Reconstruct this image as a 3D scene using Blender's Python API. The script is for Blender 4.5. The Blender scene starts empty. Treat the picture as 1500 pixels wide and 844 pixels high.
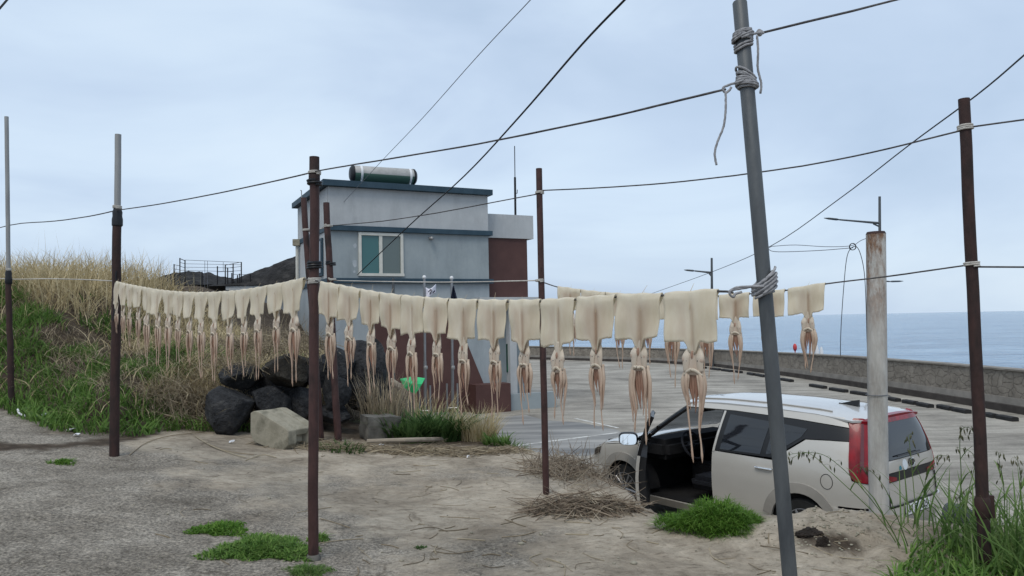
import bpy, bmesh, math, random
import numpy as np
from mathutils import Vector, Matrix, noise
random.seed(7); rng = np.random.default_rng(7)
scene = bpy.context.scene
COL = scene.collection
R_ = math.radians

# ------------------------------------------------------------------ camera
F_PX, PW, PH = 1083.0, 1500.0, 844.0
CAM = Vector((0, 0, 1.5))
PITCH, ROLL = R_(2.511), R_(1.117)
FWD = Vector((0, math.cos(PITCH), math.sin(PITCH)))
_u, _r = Vector((0, -math.sin(PITCH), math.cos(PITCH))), Vector((1, 0, 0))
RIGHT = _r*math.cos(ROLL) - _u*math.sin(ROLL)
UP = _u*math.cos(ROLL) + _r*math.sin(ROLL)
cd = bpy.data.cameras.new('camera'); cam = bpy.data.objects.new('camera', cd); COL.objects.link(cam)
cd.sensor_width = 36; cd.lens = F_PX/PW*36; cd.clip_start = .05; cd.clip_end = 30000
mw = Matrix((RIGHT, UP, -FWD)).transposed().to_4x4(); mw.translation = CAM
cam.matrix_world = mw; scene.camera = cam

def ray(px, py):
    return FWD + RIGHT*((px-PW/2)/F_PX) - UP*((py-PH/2)/F_PX)
def at(px, py, Y):                     # measured photo point -> world point at ground distance Y
    d = ray(px, py); return CAM + d*(Y/d.y)
def atz(px, py, z):
    d = ray(px, py); return CAM + d*((z-CAM.z)/d.z)
def online(px, py, A, B):              # point of the vertical plane through A and B
    n = Vector((B.y-A.y, A.x-B.x, 0)); d = ray(px, py)
    return CAM + d*(n.dot(A-CAM)/n.dot(d))

# ------------------------------------------------------------------ materials
def srgb(r, g, b):
    f = lambda c: (c/255/12.92) if c/255 <= .04045 else ((c/255+.055)/1.055)**2.4
    return (f(r), f(g), f(b), 1)
def newmat(name):
    m = bpy.data.materials.new(name); m.use_nodes = True
    nt = m.node_tree; return m, nt, nt.nodes['Principled BSDF']
def N(nt, t, **k):
    n = nt.nodes.new(t)
    for a, v in k.items(): setattr(n, a, v)
    return n
def ramp(nt, src, stops):
    r = N(nt, 'ShaderNodeValToRGB'); e = r.color_ramp.elements
    while len(e) < len(stops): e.new(.5)
    for i, (p, c) in enumerate(stops):
        e[i].position = p; e[i].color = c if len(c) == 4 else (*c, 1)
    nt.links.new(src, r.inputs[0]); return r.outputs[0]
def tex(nt, scale, detail=6, rough=.6, coord='Object', stretch=None, dist=0):
    tc = N(nt, 'ShaderNodeTexCoord'); n = N(nt, 'ShaderNodeTexNoise')
    n.inputs['Scale'].default_value = scale; n.inputs['Detail'].default_value = detail
    n.inputs['Roughness'].default_value = rough; n.inputs['Distortion'].default_value = dist
    o = tc.outputs[coord]
    if stretch:
        mp = N(nt, 'ShaderNodeMapping'); mp.inputs['Scale'].default_value = stretch
        nt.links.new(o, mp.inputs[0]); o = mp.outputs[0]
    nt.links.new(o, n.inputs['Vector']); return n.outputs['Fac']
def mix(nt, fac, a, b, mode='MIX'):
    m = N(nt, 'ShaderNodeMix', data_type='RGBA', blend_type=mode)
    for i, v in ((0, fac), (6, a), (7, b)):
        if isinstance(v, (int, float)): m.inputs[i].default_value = v
        elif isinstance(v, tuple): m.inputs[i].default_value = v if len(v) == 4 else (*v, 1)
        else: nt.links.new(v, m.inputs[i])
    return m.outputs[2]
def bump(nt, b, src, strength, dist=.01):
    n = N(nt, 'ShaderNodeBump'); n.inputs['Strength'].default_value = strength; n.inputs['Distance'].default_value = dist
    nt.links.new(src, n.inputs['Height'])
    pn = b.inputs['Normal']
    if pn.is_linked: nt.links.new(pn.links[0].from_socket, n.inputs['Normal'])
    nt.links.new(n.outputs[0], pn)
def M(name, c1, c2=None, c3=None, scale=6, rough=.8, metal=0, spec=.3, bs=0, bscale=40, bd=.01, stretch=None, lo=.35, hi=.65, coat=0, detail=6):
    m, nt, b = newmat(name)
    b.inputs['Roughness'].default_value = rough; b.inputs['Metallic'].default_value = metal
    b.inputs['Specular IOR Level'].default_value = spec; b.inputs['Coat Weight'].default_value = coat
    c1 = (*c1[:3], 1)
    if c2:
        st = [(lo, c1), (hi, (*c2[:3], 1))] if not c3 else [(lo, c1), ((lo+hi)/2, (*c2[:3], 1)), (hi, (*c3[:3], 1))]
        nt.links.new(ramp(nt, tex(nt, scale, detail, stretch=stretch), st), b.inputs['Base Color'])
    else: b.inputs['Base Color'].default_value = c1
    if bs: bump(nt, b, tex(nt, bscale, 5, stretch=stretch), bs, bd)
    return m
def attr_col(nt, name='Col'):
    a = N(nt, 'ShaderNodeAttribute'); a.attribute_name = name; return a
def leafmat(name, cols, trans=.35, rough=.7):   # colour varies leaf by leaf through a random attribute
    m, nt, b = newmat(name)
    a = attr_col(nt, 'rnd')
    c = ramp(nt, a.outputs['Fac'], [(i/(len(cols)-1), (*k[:3], 1)) for i, k in enumerate(cols)])
    nt.links.new(c, b.inputs['Base Color']); b.inputs['Roughness'].default_value = rough
    b.inputs['Specular IOR Level'].default_value = .2
    t = N(nt, 'ShaderNodeBsdfTranslucent'); nt.links.new(c, t.inputs[0])
    x = N(nt, 'ShaderNodeMixShader'); x.inputs[0].default_value = trans
    nt.links.new(b.outputs[0], x.inputs[1]); nt.links.new(t.outputs[0], x.inputs[2])
    nt.links.new(x.outputs[0], nt.nodes['Material Output'].inputs[0]); return m

MAT = {}
MAT['rust'] = M('rust_brown_paint', (.042, .020, .018), (.062, .030, .027), (.022, .013, .012), scale=9, rough=.6, bs=.35, bscale=60, stretch=(1, 1, .35), detail=8)
MAT['rust2'] = M('dark_rust', (.022, .014, .013), (.048, .024, .021), scale=14, rough=.75, bs=.6, bscale=50, stretch=(1, 1, .4))
MAT['galv'] = M('weathered_grey_steel', (.060, .066, .072), (.105, .113, .118), (.075, .08, .085), scale=7, rough=.5, metal=.35, bs=.15, bscale=80, stretch=(1, 1, .25))
MAT['galv_lt'] = M('pale_galvanised_steel', (.22, .22, .22), (.32, .32, .31), scale=8, rough=.5, metal=.3, stretch=(1, 1, .2))
MAT['ropegrey'] = M('grey_rope', (.20, .20, .21), (.34, .34, .35), scale=60, rough=.95, bs=.5, bscale=300, bd=.002)
MAT['ropedark'] = M('dark_rope', (.045, .043, .045), (.10, .095, .095), scale=40, rough=.95)
MAT['ropepale'] = M('pale_rope', (.38, .36, .33), (.52, .50, .46), scale=40, rough=.9)
MAT['cable'] = M('black_cable', (.012, .012, .014), rough=.6)
MAT['cablegrey'] = M('grey_cable', (.12, .13, .15), rough=.6)
MAT['wrap'] = M('black_tape', (.012, .013, .016), rough=.45)
MAT['rock'] = M('black_lava_rock', (.012, .013, .015), (.034, .035, .038), (.085, .082, .078), scale=9, rough=.88, bs=1, bscale=26, bd=.05, detail=12, lo=.3, hi=.8)
MAT['rockbrown'] = M('brown_lava_rock', (.014, .013, .012), (.04, .036, .029), (.085, .075, .06), scale=8, rough=.9, bs=1, bscale=26, bd=.05, detail=12, lo=.3, hi=.8)
MAT['block'] = M('old_concrete', (.215, .198, .15), (.29, .268, .21), (.15, .14, .105), scale=5, rough=.92, bs=.45, bscale=55, detail=9)
MAT['blockgrey'] = M('grey_concrete', (.07, .066, .058), (.15, .143, .128), scale=6, rough=.92, bs=.6, bscale=40, detail=9)
MAT['soil'] = M('dark_soil', (.03, .022, .016), (.07, .05, .036), scale=10, rough=1, bs=1, bscale=25, bd=.03)
MAT['twig'] = leafmat('dry_twig', [(.10, .075, .055), (.24, .19, .14), (.34, .29, .22)], .05)
MAT['drygrass'] = leafmat('dry_grass', [(.30, .235, .12), (.52, .425, .25), (.64, .55, .36), (.40, .32, .17)], .3)
MAT['brush'] = leafmat('brown_brush', [(.15, .12, .08), (.29, .235, .16), (.42, .355, .25)], .15)
MAT['green'] = leafmat('green_grass', [(.06, .12, .028), (.105, .19, .045), (.17, .25, .075)], .35)
MAT['lush'] = leafmat('lush_green', [(.06, .13, .025), (.11, .21, .04), (.18, .28, .07)], .35)
MAT['fresh'] = leafmat('bright_fern_green', [(.06, .15, .018), (.11, .225, .03), (.18, .30, .06)], .4)
MAT['darkgreen'] = leafmat('dark_leaf', [(.035, .075, .022), (.07, .13, .038), (.11, .18, .06)], .3)
MAT['oat'] = leafmat('oat_green', [(.065, .125, .03), (.12, .20, .055), (.20, .27, .10)], .35)
MAT['spike'] = leafmat('oat_spikelet', [(.05, .06, .03), (.10, .105, .055), (.15, .14, .085)], .25)
MAT['white_plastic'] = M('white_plastic', (.55, .56, .58), (.68, .69, .7), scale=12, rough=.5)
MAT['wood'] = M('weathered_pole', (.18, .15, .115), (.28, .24, .19), scale=9, rough=.9, stretch=(.3, 1, 1))

# ------------------------------------------------------------------ mesh helpers
class MB:
    def __init__(s): s.v, s.f, s.r, s.mi = [], [], [], []
    def add(s, vs, fs, rnd=None, mi=0):
        o = len(s.v); s.v += [tuple(p) for p in vs]; s.f += [tuple(i+o for i in f) for f in fs]
        s.mi += [mi]*len(fs); s.r += [random.random() if rnd is None else rnd]*len(vs)
    def box(s, c, d, rz=0, rot=None, rnd=None):
        c = Vector(c); h = Vector(d)/2; m = rot if rot else Matrix.Rotation(rz, 3, 'Z')
        vs = [c + m@Vector((h.x*i, h.y*j, h.z*k)) for i in (-1, 1) for j in (-1, 1) for k in (-1, 1)]
        s.add(vs, [(0, 1, 3, 2), (4, 6, 7, 5), (0, 4, 5, 1), (2, 3, 7, 6), (0, 2, 6, 4), (1, 5, 7, 3)], rnd)
    def tube(s, path, rad, n=8, cap=True, lobes=0, twist=0, flat=1, fdir=None, rnd=None):
        path = [Vector(p) for p in path]; L = len(path)
        if not hasattr(rad, '__len__'): rad = [rad]*L
        vs, fs = [], []; ref = None; dist = 0
        for i, p in enumerate(path):
            t = (path[min(i+1, L-1)] - path[max(i-1, 0)])
            t = t.normalized() if t.length > 1e-9 else Vector((0, 0, 1))
            if fdir is not None: a = Vector(fdir)
            elif ref is None: a = Vector((1, 0, 0)) if abs(t.x) < .8 else Vector((0, 1, 0))
            else: a = ref
            a = a - t*a.dot(t)
            if a.length < 1e-6: a = t.orthogonal()
            a.normalize(); ref = a; b = t.cross(a)
            if i: dist += (p - path[i-1]).length
            for k in range(n):
                an = 2*math.pi*k/n
                r = rad[i]
                if lobes: r *= 1 + .16*math.cos(lobes*an + twist*dist)
                vs.append(p + a*(math.cos(an)*r) + b*(math.sin(an)*r*flat))
        for i in range(L-1):
            for k in range(n):
                k2 = (k+1) % n
                fs.append((i*n+k, i*n+k2, (i+1)*n+k2, (i+1)*n+k))
        if cap:
            fs.append(tuple(range(n-1, -1, -1))); fs.append(tuple((L-1)*n+k for k in range(n)))
        s.add(vs, fs, rnd)
    def prism(s, poly, d, rnd=None):              # extrude a 3D polygon by vector d
        n = len(poly); d = Vector(d); poly = [Vector(p) for p in poly]
        s.add(poly + [p+d for p in poly], [tuple(range(n-1, -1, -1)), tuple(range(n, 2*n))] + [(i, (i+1) % n, n+(i+1) % n, n+i) for i in range(n)], rnd)
    def ball(s, c, r, seg=10, rings=6, rnd=None):
        c = Vector(c); r = Vector(r) if hasattr(r, '__len__') else Vector((r, r, r)); vs, fs = [], []
        for i in range(rings+1):
            th = math.pi*i/rings
            for k in range(seg):
                ph = 2*math.pi*k/seg
                vs.append(c + Vector((r.x*math.sin(th)*math.cos(ph), r.y*math.sin(th)*math.sin(ph), r.z*math.cos(th))))
        for i in range(rings):
            for k in range(seg):
                k2 = (k+1) % seg; fs.append((i*seg+k, (i+1)*seg+k, (i+1)*seg+k2, i*seg+k2))
        s.add(vs, fs, rnd)
    def lathe(s, c, axis, prof, n=24, rnd=None):  # prof: (radius, offset along axis)
        c, ax = Vector(c), Vector(axis).normalized(); a = ax.orthogonal().normalized(); b = ax.cross(a); vs, fs = [], []
        for r, o in prof:
            for k in range(n):
                an = 2*math.pi*k/n; vs.append(c + ax*o + a*(r*math.cos(an)) + b*(r*math.sin(an)))
        for i in range(len(prof)-1):
            for k in range(n):
                k2 = (k+1) % n; fs.append((i*n+k, i*n+k2, (i+1)*n+k2, (i+1)*n+k))
        fs.append(tuple(range(n-1, -1, -1))); fs.append(tuple((len(prof)-1)*n+k for k in range(n)))
        s.add(vs, fs, rnd)
    def leaf(s, p, d, side, L, w, droop=.3, rnd=None, seg=2):   # a flat tapered blade bending down
        p, d, side = Vector(p), Vector(d).normalized(), Vector(side).normalized(); vs, fs = [], []
        for i in range(seg+1):
            t = i/seg; ww = w*(1-t)**.7 if seg > 1 else w*(1-t)
            if i == 0: ww = w*.7
            q = p + d*(L*t) + Vector((0, 0, -droop*L*t*t))
            if i == seg: vs.append(q)
            else: vs += [q - side*ww*.5, q + side*ww*.5]
        for i in range(seg-1): fs.append((2*i, 2*i+1, 2*i+3, 2*i+2))
        fs.append((2*seg-2, 2*seg-1, 2*seg)); s.add(vs, fs, rnd)
    def mesh(s, name, org=(0, 0, 0)):
        me = bpy.data.meshes.new(name)
        v = np.array(s.v, dtype=np.float32).reshape(-1, 3) - np.array(org, dtype=np.float32)
        me.from_pydata(v.tolist(), [], s.f); 
        at_ = me.attributes.new('rnd', 'FLOAT', 'POINT'); at_.data.foreach_set('value', np.array(s.r, dtype=np.float32))
        me.update(); return me

def link(name, me, mat, parent=None, smooth=True, sharp=35, loc=None, recalc=False):
    if recalc:
        bm = bmesh.new(); bm.from_mesh(me); bmesh.ops.recalc_face_normals(bm, faces=bm.faces); bm.to_mesh(me); bm.free()
    for m in (mat if isinstance(mat, (list, tuple)) else [mat]): me.materials.append(m)
    if smooth:
        me.polygons.foreach_set('use_smooth', [True]*len(me.polygons))
        if sharp: me.set_sharp_from_angle(angle=R_(sharp))
    o = bpy.data.objects.new(name, me); COL.objects.link(o)
    if parent is not None: o.parent = parent
    if loc is not None: o.location = loc
    return o
def rootloc(o):
    while o.parent: o = o.parent
    return o.location
def tag(o, label=None, cat=None, group=None, kind=None):
    if label: o['label'] = label
    if cat: o['category'] = cat
    if group: o['group'] = group
    if kind: o['kind'] = kind
    return o
def thing(name, loc, label, cat, group=None, rz=0):
    o = bpy.data.objects.new(name, None); COL.objects.link(o); o.location = loc; o.rotation_euler = (0, 0, rz)
    o.empty_display_size = .1
    return tag(o, label, cat, group)
def part(name, mb, mat, parent, local=False, **k):     # mb in world coordinates unless local
    return link(name, mb.mesh(name, (0, 0, 0) if local else rootloc(parent)), mat, parent, **k)
def solo(name, mb, mat, label, cat, loc, group=None, kind=None, **k):
    return tag(link(name, mb.mesh(name, loc), mat, None, loc=loc, **k), label, cat, group, kind)
def arc_pts(a, b, n, sag=0):
    a, b = Vector(a), Vector(b)
    return [a.lerp(b, i/n) - Vector((0, 0, sag*4*(i/n)*(1-i/n))) for i in range(n+1)]
def spline(pts, n=6):                                  # Catmull-Rom
    P = [Vector(p) for p in pts]; P = [P[0]*2-P[1]] + P + [P[-1]*2-P[-2]]; out = []
    for i in range(1, len(P)-2):
        for k in range(n):
            t = k/n; a, b, c, d = P[i-1], P[i], P[i+1], P[i+2]
            out.append(.5*((2*b) + (c-a)*t + (2*a-5*b+4*c-d)*t*t + (3*b-a-3*c+d)*t**3))
    out.append(P[-2]); return out
def sstep(x, a, b):
    t = np.clip((x-a)/(b-a), 0, 1); return t*t*(3-2*t)
def nz(x, y, z=0, s=1): return noise.noise(Vector((x*s, y*s, z*s)))

# ------------------------------------------------------------------ sky and sun
PARK = -1.10
w = bpy.data.worlds.new('World'); scene.world = w; w.use_nodes = True
nt = w.node_tree; bg = nt.nodes['Background']
SUN_EL, SUN_ROT = R_(58), R_(200)
sky = N(nt, 'ShaderNodeTexSky'); sky.sky_type = 'NISHITA'; sky.sun_disc = False
sky.sun_elevation = SUN_EL; sky.sun_rotation = SUN_ROT; sky.air_density = 1.0; sky.dust_density = 3.0; sky.ozone_density = 1.5
# overcast: a cloud deck laid over the clear sky, thin enough to stay bluish
tc = N(nt, 'ShaderNodeTexCoord'); mp = N(nt, 'ShaderNodeMapping'); mp.inputs['Scale'].default_value = (1.3, 1.3, 3.6); mp.inputs['Location'].default_value = (3.4, 1.2, .3)
nt.links.new(tc.outputs['Generated'], mp.inputs[0])
n1 = N(nt, 'ShaderNodeTexNoise'); n1.inputs['Scale'].default_value = 1.5; n1.inputs['Detail'].default_value = 5; n1.inputs['Roughness'].default_value = .5; n1.inputs['Distortion'].default_value = .5
nt.links.new(mp.outputs[0], n1.inputs['Vector'])
CL = ramp(nt, n1.outputs['Fac'], [(.28, (3.7, 4.65, 5.95)), (.44, (4.3, 5.25, 6.55)), (.56, (4.95, 5.95, 7.1)), (.74, (5.7, 6.65, 7.55))])
out = mix(nt, .86, sky.outputs[0], CL)
nt.links.new(out, bg.inputs['Color']); bg.inputs['Strength'].default_value = .13
sd = bpy.data.lights.new('sun', 'SUN'); sd.energy = 1.5; sd.angle = R_(26); sd.color = (1, .94, .84)
so = bpy.data.objects.new('sun', sd); COL.objects.link(so)
sdir = Vector((math.sin(SUN_ROT)*math.cos(SUN_EL), math.cos(SUN_ROT)*math.cos(SUN_EL), math.sin(SUN_EL)))
so.rotation_euler = sdir.to_track_quat('Z', 'Y').to_euler(); so.location = (0, -5, 30)
vs = scene.view_settings; vs.view_transform = 'Standard'; vs.look = 'None'; vs.exposure = .13; vs.gamma = 1; vs.use_curve_mapping = False

# ------------------------------------------------------------------ terrain
EDGE = [(1620, 768), (1450, 768), (1345, 764), (1295, 752), (1250, 748), (1180, 754), (1120, 768), (1060, 778), (1020, 772), (985, 752), (940, 730), (880, 702), (830, 674), (790, 661), (745, 649)]
edge = [(12, 5.6)] + [tuple(atz(px, py, 0)[:2]) for px, py in EDGE]
poly = edge + [(-.55, 10.0), (-1.25, 10.9), (-1.75, 12.0), (-2.2, 16), (-6, 26), (-40, 36), (-60, -12), (30, -12), (30, 5)]
def sdist(X, Y, P):
    d = np.full(X.shape, 1e9); ins = np.zeros(X.shape, bool); n = len(P)
    for i in range(n):
        x1, y1 = P[i]; x2, y2 = P[(i+1) % n]; ex, ey = x2-x1, y2-y1
        t = np.clip(((X-x1)*ex+(Y-y1)*ey)/(ex*ex+ey*ey+1e-12), 0, 1)
        d = np.minimum(d, np.hypot(X-x1-t*ex, Y-y1-t*ey))
        c = ((y1 > Y) != (y2 > Y)) & (X < (x2-x1)*(Y-y1)/(y2-y1+1e-12)+x1); ins ^= c
    return np.where(ins, d, -d)
FOOT = [(-60, 12), (-12, 10.6), (-6.7, 9.6), (-5.0, 8.25), (-4.3, 8.3), (-4.0, 9.0), (-3.5, 9.05), (-2.4, 9.5), (-1.9, 10.6), (-1.85, 12), (-2.4, 16), (-6, 26), (-60, 40)]
def noisefield(X, Y, s, z=0):
    return np.array([noise.noise(Vector((x*s, y*s, z))) for x, y in zip(X.ravel(), Y.ravel())]).reshape(X.shape)
MX, MY = atz(1225, 765, .1)[:2]
def ground_z(X, Y, rough=True):
    X = np.asarray(X, float); Y = np.asarray(Y, float)
    z = .1*np.log1p(np.exp((-X-1.2)*3))/3
    z = np.where(X < -7, z - (-(X+7))*.1 - 0, z); z = np.minimum(z, .62)
    df = sdist(X, Y, FOOT); dd = np.clip(df, 0, None)
    hm = np.interp(X, [-14, -7.5, -6.9, -6.2, -5.4, -4.6, -4, -3, -2.4, -1.8], [2.0, 1.95, 1.78, 1.32, 1.05, .95, .92, .88, .72, .1])
    hill = hm*(1-np.exp(-dd*.62)); hill = hill*sstep(dd, 0, .5)
    z = z + hill
    md = np.hypot((X-MX)/.75, (Y-MY)/.38); z = z + .15*np.exp(-md**2*1.1)     # low heap of earth by the edge
    if rough:
        n1, n2 = noisefield(X, Y, 1.1), noisefield(X, Y, 5.5, 3)
        z = z + .022*n1 + .008*n2 + sstep(dd, 0, .8)*.12*n1
        z = z + (np.exp(-np.hypot(X-MX, Y-MY)**2*1.2))*.05*noisefield(X, Y, 9, 7)
        e = sdist(X, Y, poly) + .10*n1 + .06*n2
        z = z*1 + 0
        k = sstep(e, -.42, .05); z = (PARK-.12)*(1-k) + z*k
    return z
GX = np.unique(np.concatenate([np.linspace(-60, -14, 20), np.linspace(-14, -5.6, 66), np.linspace(-5.6, 4.4, 190), np.linspace(4.4, 8, 30), np.linspace(8, 30, 12)]))
GY = np.unique(np.concatenate([np.linspace(-12, 2.5, 14), np.linspace(2.5, 3.6, 10), np.linspace(3.6, 12, 160), np.linspace(12, 18, 45), np.linspace(18, 36, 14)]))
X, Y = np.meshgrid(GX, GY); Z = ground_z(X, Y); EDG = sdist(X, Y, poly)
nx, ny = len(GX), len(GY)
v = np.stack([X, Y, Z], -1).reshape(-1, 3)
keep = (EDG > -.7)
idx = np.arange(nx*ny).reshape(ny, nx)
f = []
for j in range(ny-1):
    for i in range(nx-1):
        if keep[j:j+2, i:i+2].any(): f.append((int(idx[j, i]), int(idx[j, i+1]), int(idx[j+1, i+1]), int(idx[j+1, i])))
me = bpy.data.meshes.new('ground'); me.from_pydata(v.tolist(), [], f)
# where the concrete, the sand and the soil lie (which material the ground is made of, in metres on the ground)
n1, n2, n3 = noisefield(X, Y, .9, 5), noisefield(X, Y, 2.7, 9), noisefield(X, Y, 7, 2)
a0, a1 = atz(190, 672, .15), atz(560, 844, 0)
ln = Vector((a1.y-a0.y, -(a1.x-a0.x))).normalized()
side = (X-a0.x)*ln.x + (Y-a0.y)*ln.y
sand = sstep(side*(1 if ln.x > 0 else -1) + .55*n1 + .35*n2, -.75, .85)
sand = np.maximum(sand*(.72+.5*n1+.3*n2), .0)
sand = np.clip(sand + sstep(X, .2, 1.6)*.5, 0, 1)
sand = np.clip(np.maximum(sand, sstep(Y+.5*n2, 7.0, 7.9)*sstep(X, -4.6, -3.8)*.9), 0, 1)
df = sdist(X, Y, FOOT)
soil = sstep(df + .25*n1 + .18*n3, -.22, .18)
dirt = np.array([(-7.5, 7.55), (-6.0, 7.35), (-4.9, 7.25), (-4.35, 7.6), (-4.2, 8.4)])
dmin = np.full(X.shape, 9.)
for (x1, y1), (x2, y2) in zip(dirt[:-1], dirt[1:]):
    t = np.clip(((X-x1)*(x2-x1)+(Y-y1)*(y2-y1))/((x2-x1)**2+(y2-y1)**2), 0, 1); dmin = np.minimum(dmin, np.hypot(X-x1-t*(x2-x1), Y-y1-t*(y2-y1)))
soil = np.maximum(soil, 1-sstep(dmin + .12*n2 + .1*n3, .07, .22))
soil = np.maximum(soil, .9*sstep(Y + .5*n2 + .3*n3 - 8.75 + .1*X, -.35, .35)*sstep(X, -3, -2)*sstep(-X, -.4, .4))
soil = np.maximum(soil, sstep(-EDG + .12*n3, -.02, .22)*.8)
soil = np.maximum(soil, 1-sstep(np.hypot((X-1.98)/.22, (Y-4.72)/.13) + .5*n3, .5, 1.0))
for nm, arr in (('sand', sand), ('soil', soil)):
    at_ = me.attributes.new(nm, 'FLOAT', 'POINT'); at_.data.foreach_set('value', arr.ravel().astype(np.float32))
bm = bmesh.new(); bm.from_mesh(me); bmesh.ops.delete(bm, geom=[q for q in bm.verts if not q.link_faces], context='VERTS'); bm.to_mesh(me); bm.free()
m, nt, b = newmat('ground'); b.inputs['Roughness'].default_value = .95; b.inputs['Specular IOR Level'].default_value = .15
con = ramp(nt, tex(nt, 1.7, 9, .72), [(.28, (.13, .113, .093)), (.42, (.21, .188, .158)), (.55, (.285, .258, .22)), (.72, (.40, .366, .318))])
spk = ramp(nt, tex(nt, 48, 5, .8), [(.38, (.42, .41, .39)), (.5, (.95, .95, .95)), (.62, (1.65, 1.62, 1.56))])
con = mix(nt, 1.0, con, spk, 'MULTIPLY')
snd = ramp(nt, tex(nt, 1.1, 9, .7, dist=.6), [(.28, (.195, .16, .122)), (.42, (.32, .272, .213)), (.54, (.425, .367, .292)), (.72, (.53, .47, .385))])
spk2 = ramp(nt, tex(nt, 13, 9, .78, stretch=(.7, 1.3, 1), dist=1.0), [(.34, (.48, .46, .44)), (.47, (.92, .92, .91)), (.55, (1., 1., 1.)), (.7, (1.22, 1.21, 1.18))])
snd = mix(nt, 1.0, snd, spk2, 'MULTIPLY')
sa = attr_col(nt, 'sand').outputs['Fac']
sm = N(nt, 'ShaderNodeMath', operation='ADD'); nt.links.new(sa, sm.inputs[0])
sb = N(nt, 'ShaderNodeMath', operation='MULTIPLY_ADD'); nt.links.new(tex(nt, 7, 8, .7), sb.inputs[0]); sb.inputs[1].default_value = 1.0; sb.inputs[2].default_value = -.5
nt.links.new(sb.outputs[0], sm.inputs[1])
sf = ramp(nt, sm.outputs[0], [(.3, (0, 0, 0)), (.7, (1, 1, 1))])
base = mix(nt, sf, con, snd)
sol = ramp(nt, tex(nt, 9, 8, .7), [(.3, (.035, .027, .02)), (.55, (.085, .065, .048)), (.75, (.17, .14, .11))])
vc = N(nt, 'ShaderNodeTexVoronoi', feature='DISTANCE_TO_EDGE'); vc.inputs['Scale'].default_value = .8
tcg = N(nt, 'ShaderNodeTexCoord'); ng = N(nt, 'ShaderNodeTexNoise'); ng.inputs['Scale'].default_value = 2.2; ng.inputs['Detail'].default_value = 8; nt.links.new(tcg.outputs['Object'], ng.inputs['Vector'])
va = N(nt, 'ShaderNodeVectorMath', operation='MULTIPLY_ADD'); nt.links.new(ng.outputs['Color'], va.inputs[0]); va.inputs[1].default_value = (.7, .7, 0); nt.links.new(tcg.outputs['Object'], va.inputs[2]); nt.links.new(va.outputs[0], vc.inputs['Vector'])
crk = ramp(nt, vc.outputs['Distance'], [(0, (.30, .28, .26)), (.006, (.55, .53, .5)), (.013, (1, 1, 1))])
crm = ramp(nt, tex(nt, .9, 5, .6), [(.48, (0, 0, 0)), (.58, (.6, .6, .6))])
base = mix(nt, crm, base, mix(nt, 1, base, crk, 'MULTIPLY'))
base = mix(nt, attr_col(nt, 'soil').outputs['Fac'], base, sol)
nt.links.new(base, b.inputs['Base Color'])
bump(nt, b, tex(nt, 60, 5, .75), .5, .007); bump(nt, b, tex(nt, 8, 9, .75, dist=1.0), .95, .045)
GROUND = link('ground', me, m, sharp=0); tag(GROUND, kind='structure')
def gz(x, y):      # height of the built terrain
    return float(ground_z(np.array([x]), np.array([y]))[0])
def gza(xs, ys): return ground_z(np.asarray(xs), np.asarray(ys))
_YS = np.concatenate([np.linspace(2.2, 7, 120), np.linspace(7.04, 14, 140)])
def ong(px, py):   # photo point -> first point of the terrain along its sight line
    d = ray(px, py); t = _YS/d.y; Zr = CAM.z + d.z*t; h = Zr - ground_z(CAM.x + d.x*t, _YS)
    k = int(np.argmax(h < 0)) if (h < 0).any() else len(_YS)-1
    if k: f_ = h[k-1]/(h[k-1]-h[k]); Yh = _YS[k-1] + (_YS[k]-_YS[k-1])*min(1, max(0, f_))
    else: Yh = _YS[0]
    return CAM + d*(Yh/d.y)

# concrete lane slab seen at the far left (its edge is a clean raised lip)
# parking lot
m, nt, b = newmat('parking_concrete'); b.inputs['Roughness'].default_value = .85; b.inputs['Specular IOR Level'].default_value = .25
c = ramp(nt, tex(nt, .55, 9, .68, stretch=(1, 1, 1)), [(.32, (.18, .166, .143)), (.5, (.30, .279, .242)), (.68, (.385, .36, .315))])
c2 = ramp(nt, tex(nt, 1.1, 8, .72, stretch=(.22, 1.6, 1), dist=1.2), [(.36, (.62, .61, .60)), (.52, (1, 1, 1)), (.7, (1.12, 1.11, 1.1))])
c = mix(nt, 1, c, c2, 'MULTIPLY')
sp = ramp(nt, tex(nt, 45, 3, .7), [(.35, (.8, .8, .8)), (.65, (1.15, 1.15, 1.15))])
c = mix(nt, 1, c, sp, 'MULTIPLY'); nt.links.new(c, b.inputs['Base Color']); bump(nt, b, tex(nt, 30, 5), .25, .01)
WALLPX = [(1760, 652, 566), (1500, 608, 543), (1370, 586, 532), (1240, 565, 522), (1150, 551, 517), (1045, 537, 512.5), (960, 531.5, 510.5), (840, 528, 508.5), (760, 526, 507)]
WL = [(atz(px, yb, PARK), atz(px, yb, PARK).y, px, yt) for px, yb, yt in WALLPX]
wpts = [q[0] for q in WL]
near = wpts[0] + (wpts[0]-wpts[1]).normalized()*40
far = wpts[-1] + (wpts[-1]-wpts[-2]).normalized()*30
wpts = [near] + wpts + [far]
whs = [CAM.z - (yt - (469.5-.0195*(px-750)))*(p.y)/F_PX - PARK for p, yy, px, yt in WL]
whs = [whs[0]] + whs + [whs[-1]]
lot = [(p.x, p.y, PARK) for p in wpts] + [(-60, far.y, PARK), (-60, -14, PARK), (near.x, -14, PARK)]
lotm = MB(); lotm.add(lot, [tuple(range(len(lot)-1, -1, -1))])
tag(link('parking_lot', lotm.mesh('parking_lot'), m, smooth=False), kind='structure')

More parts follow.
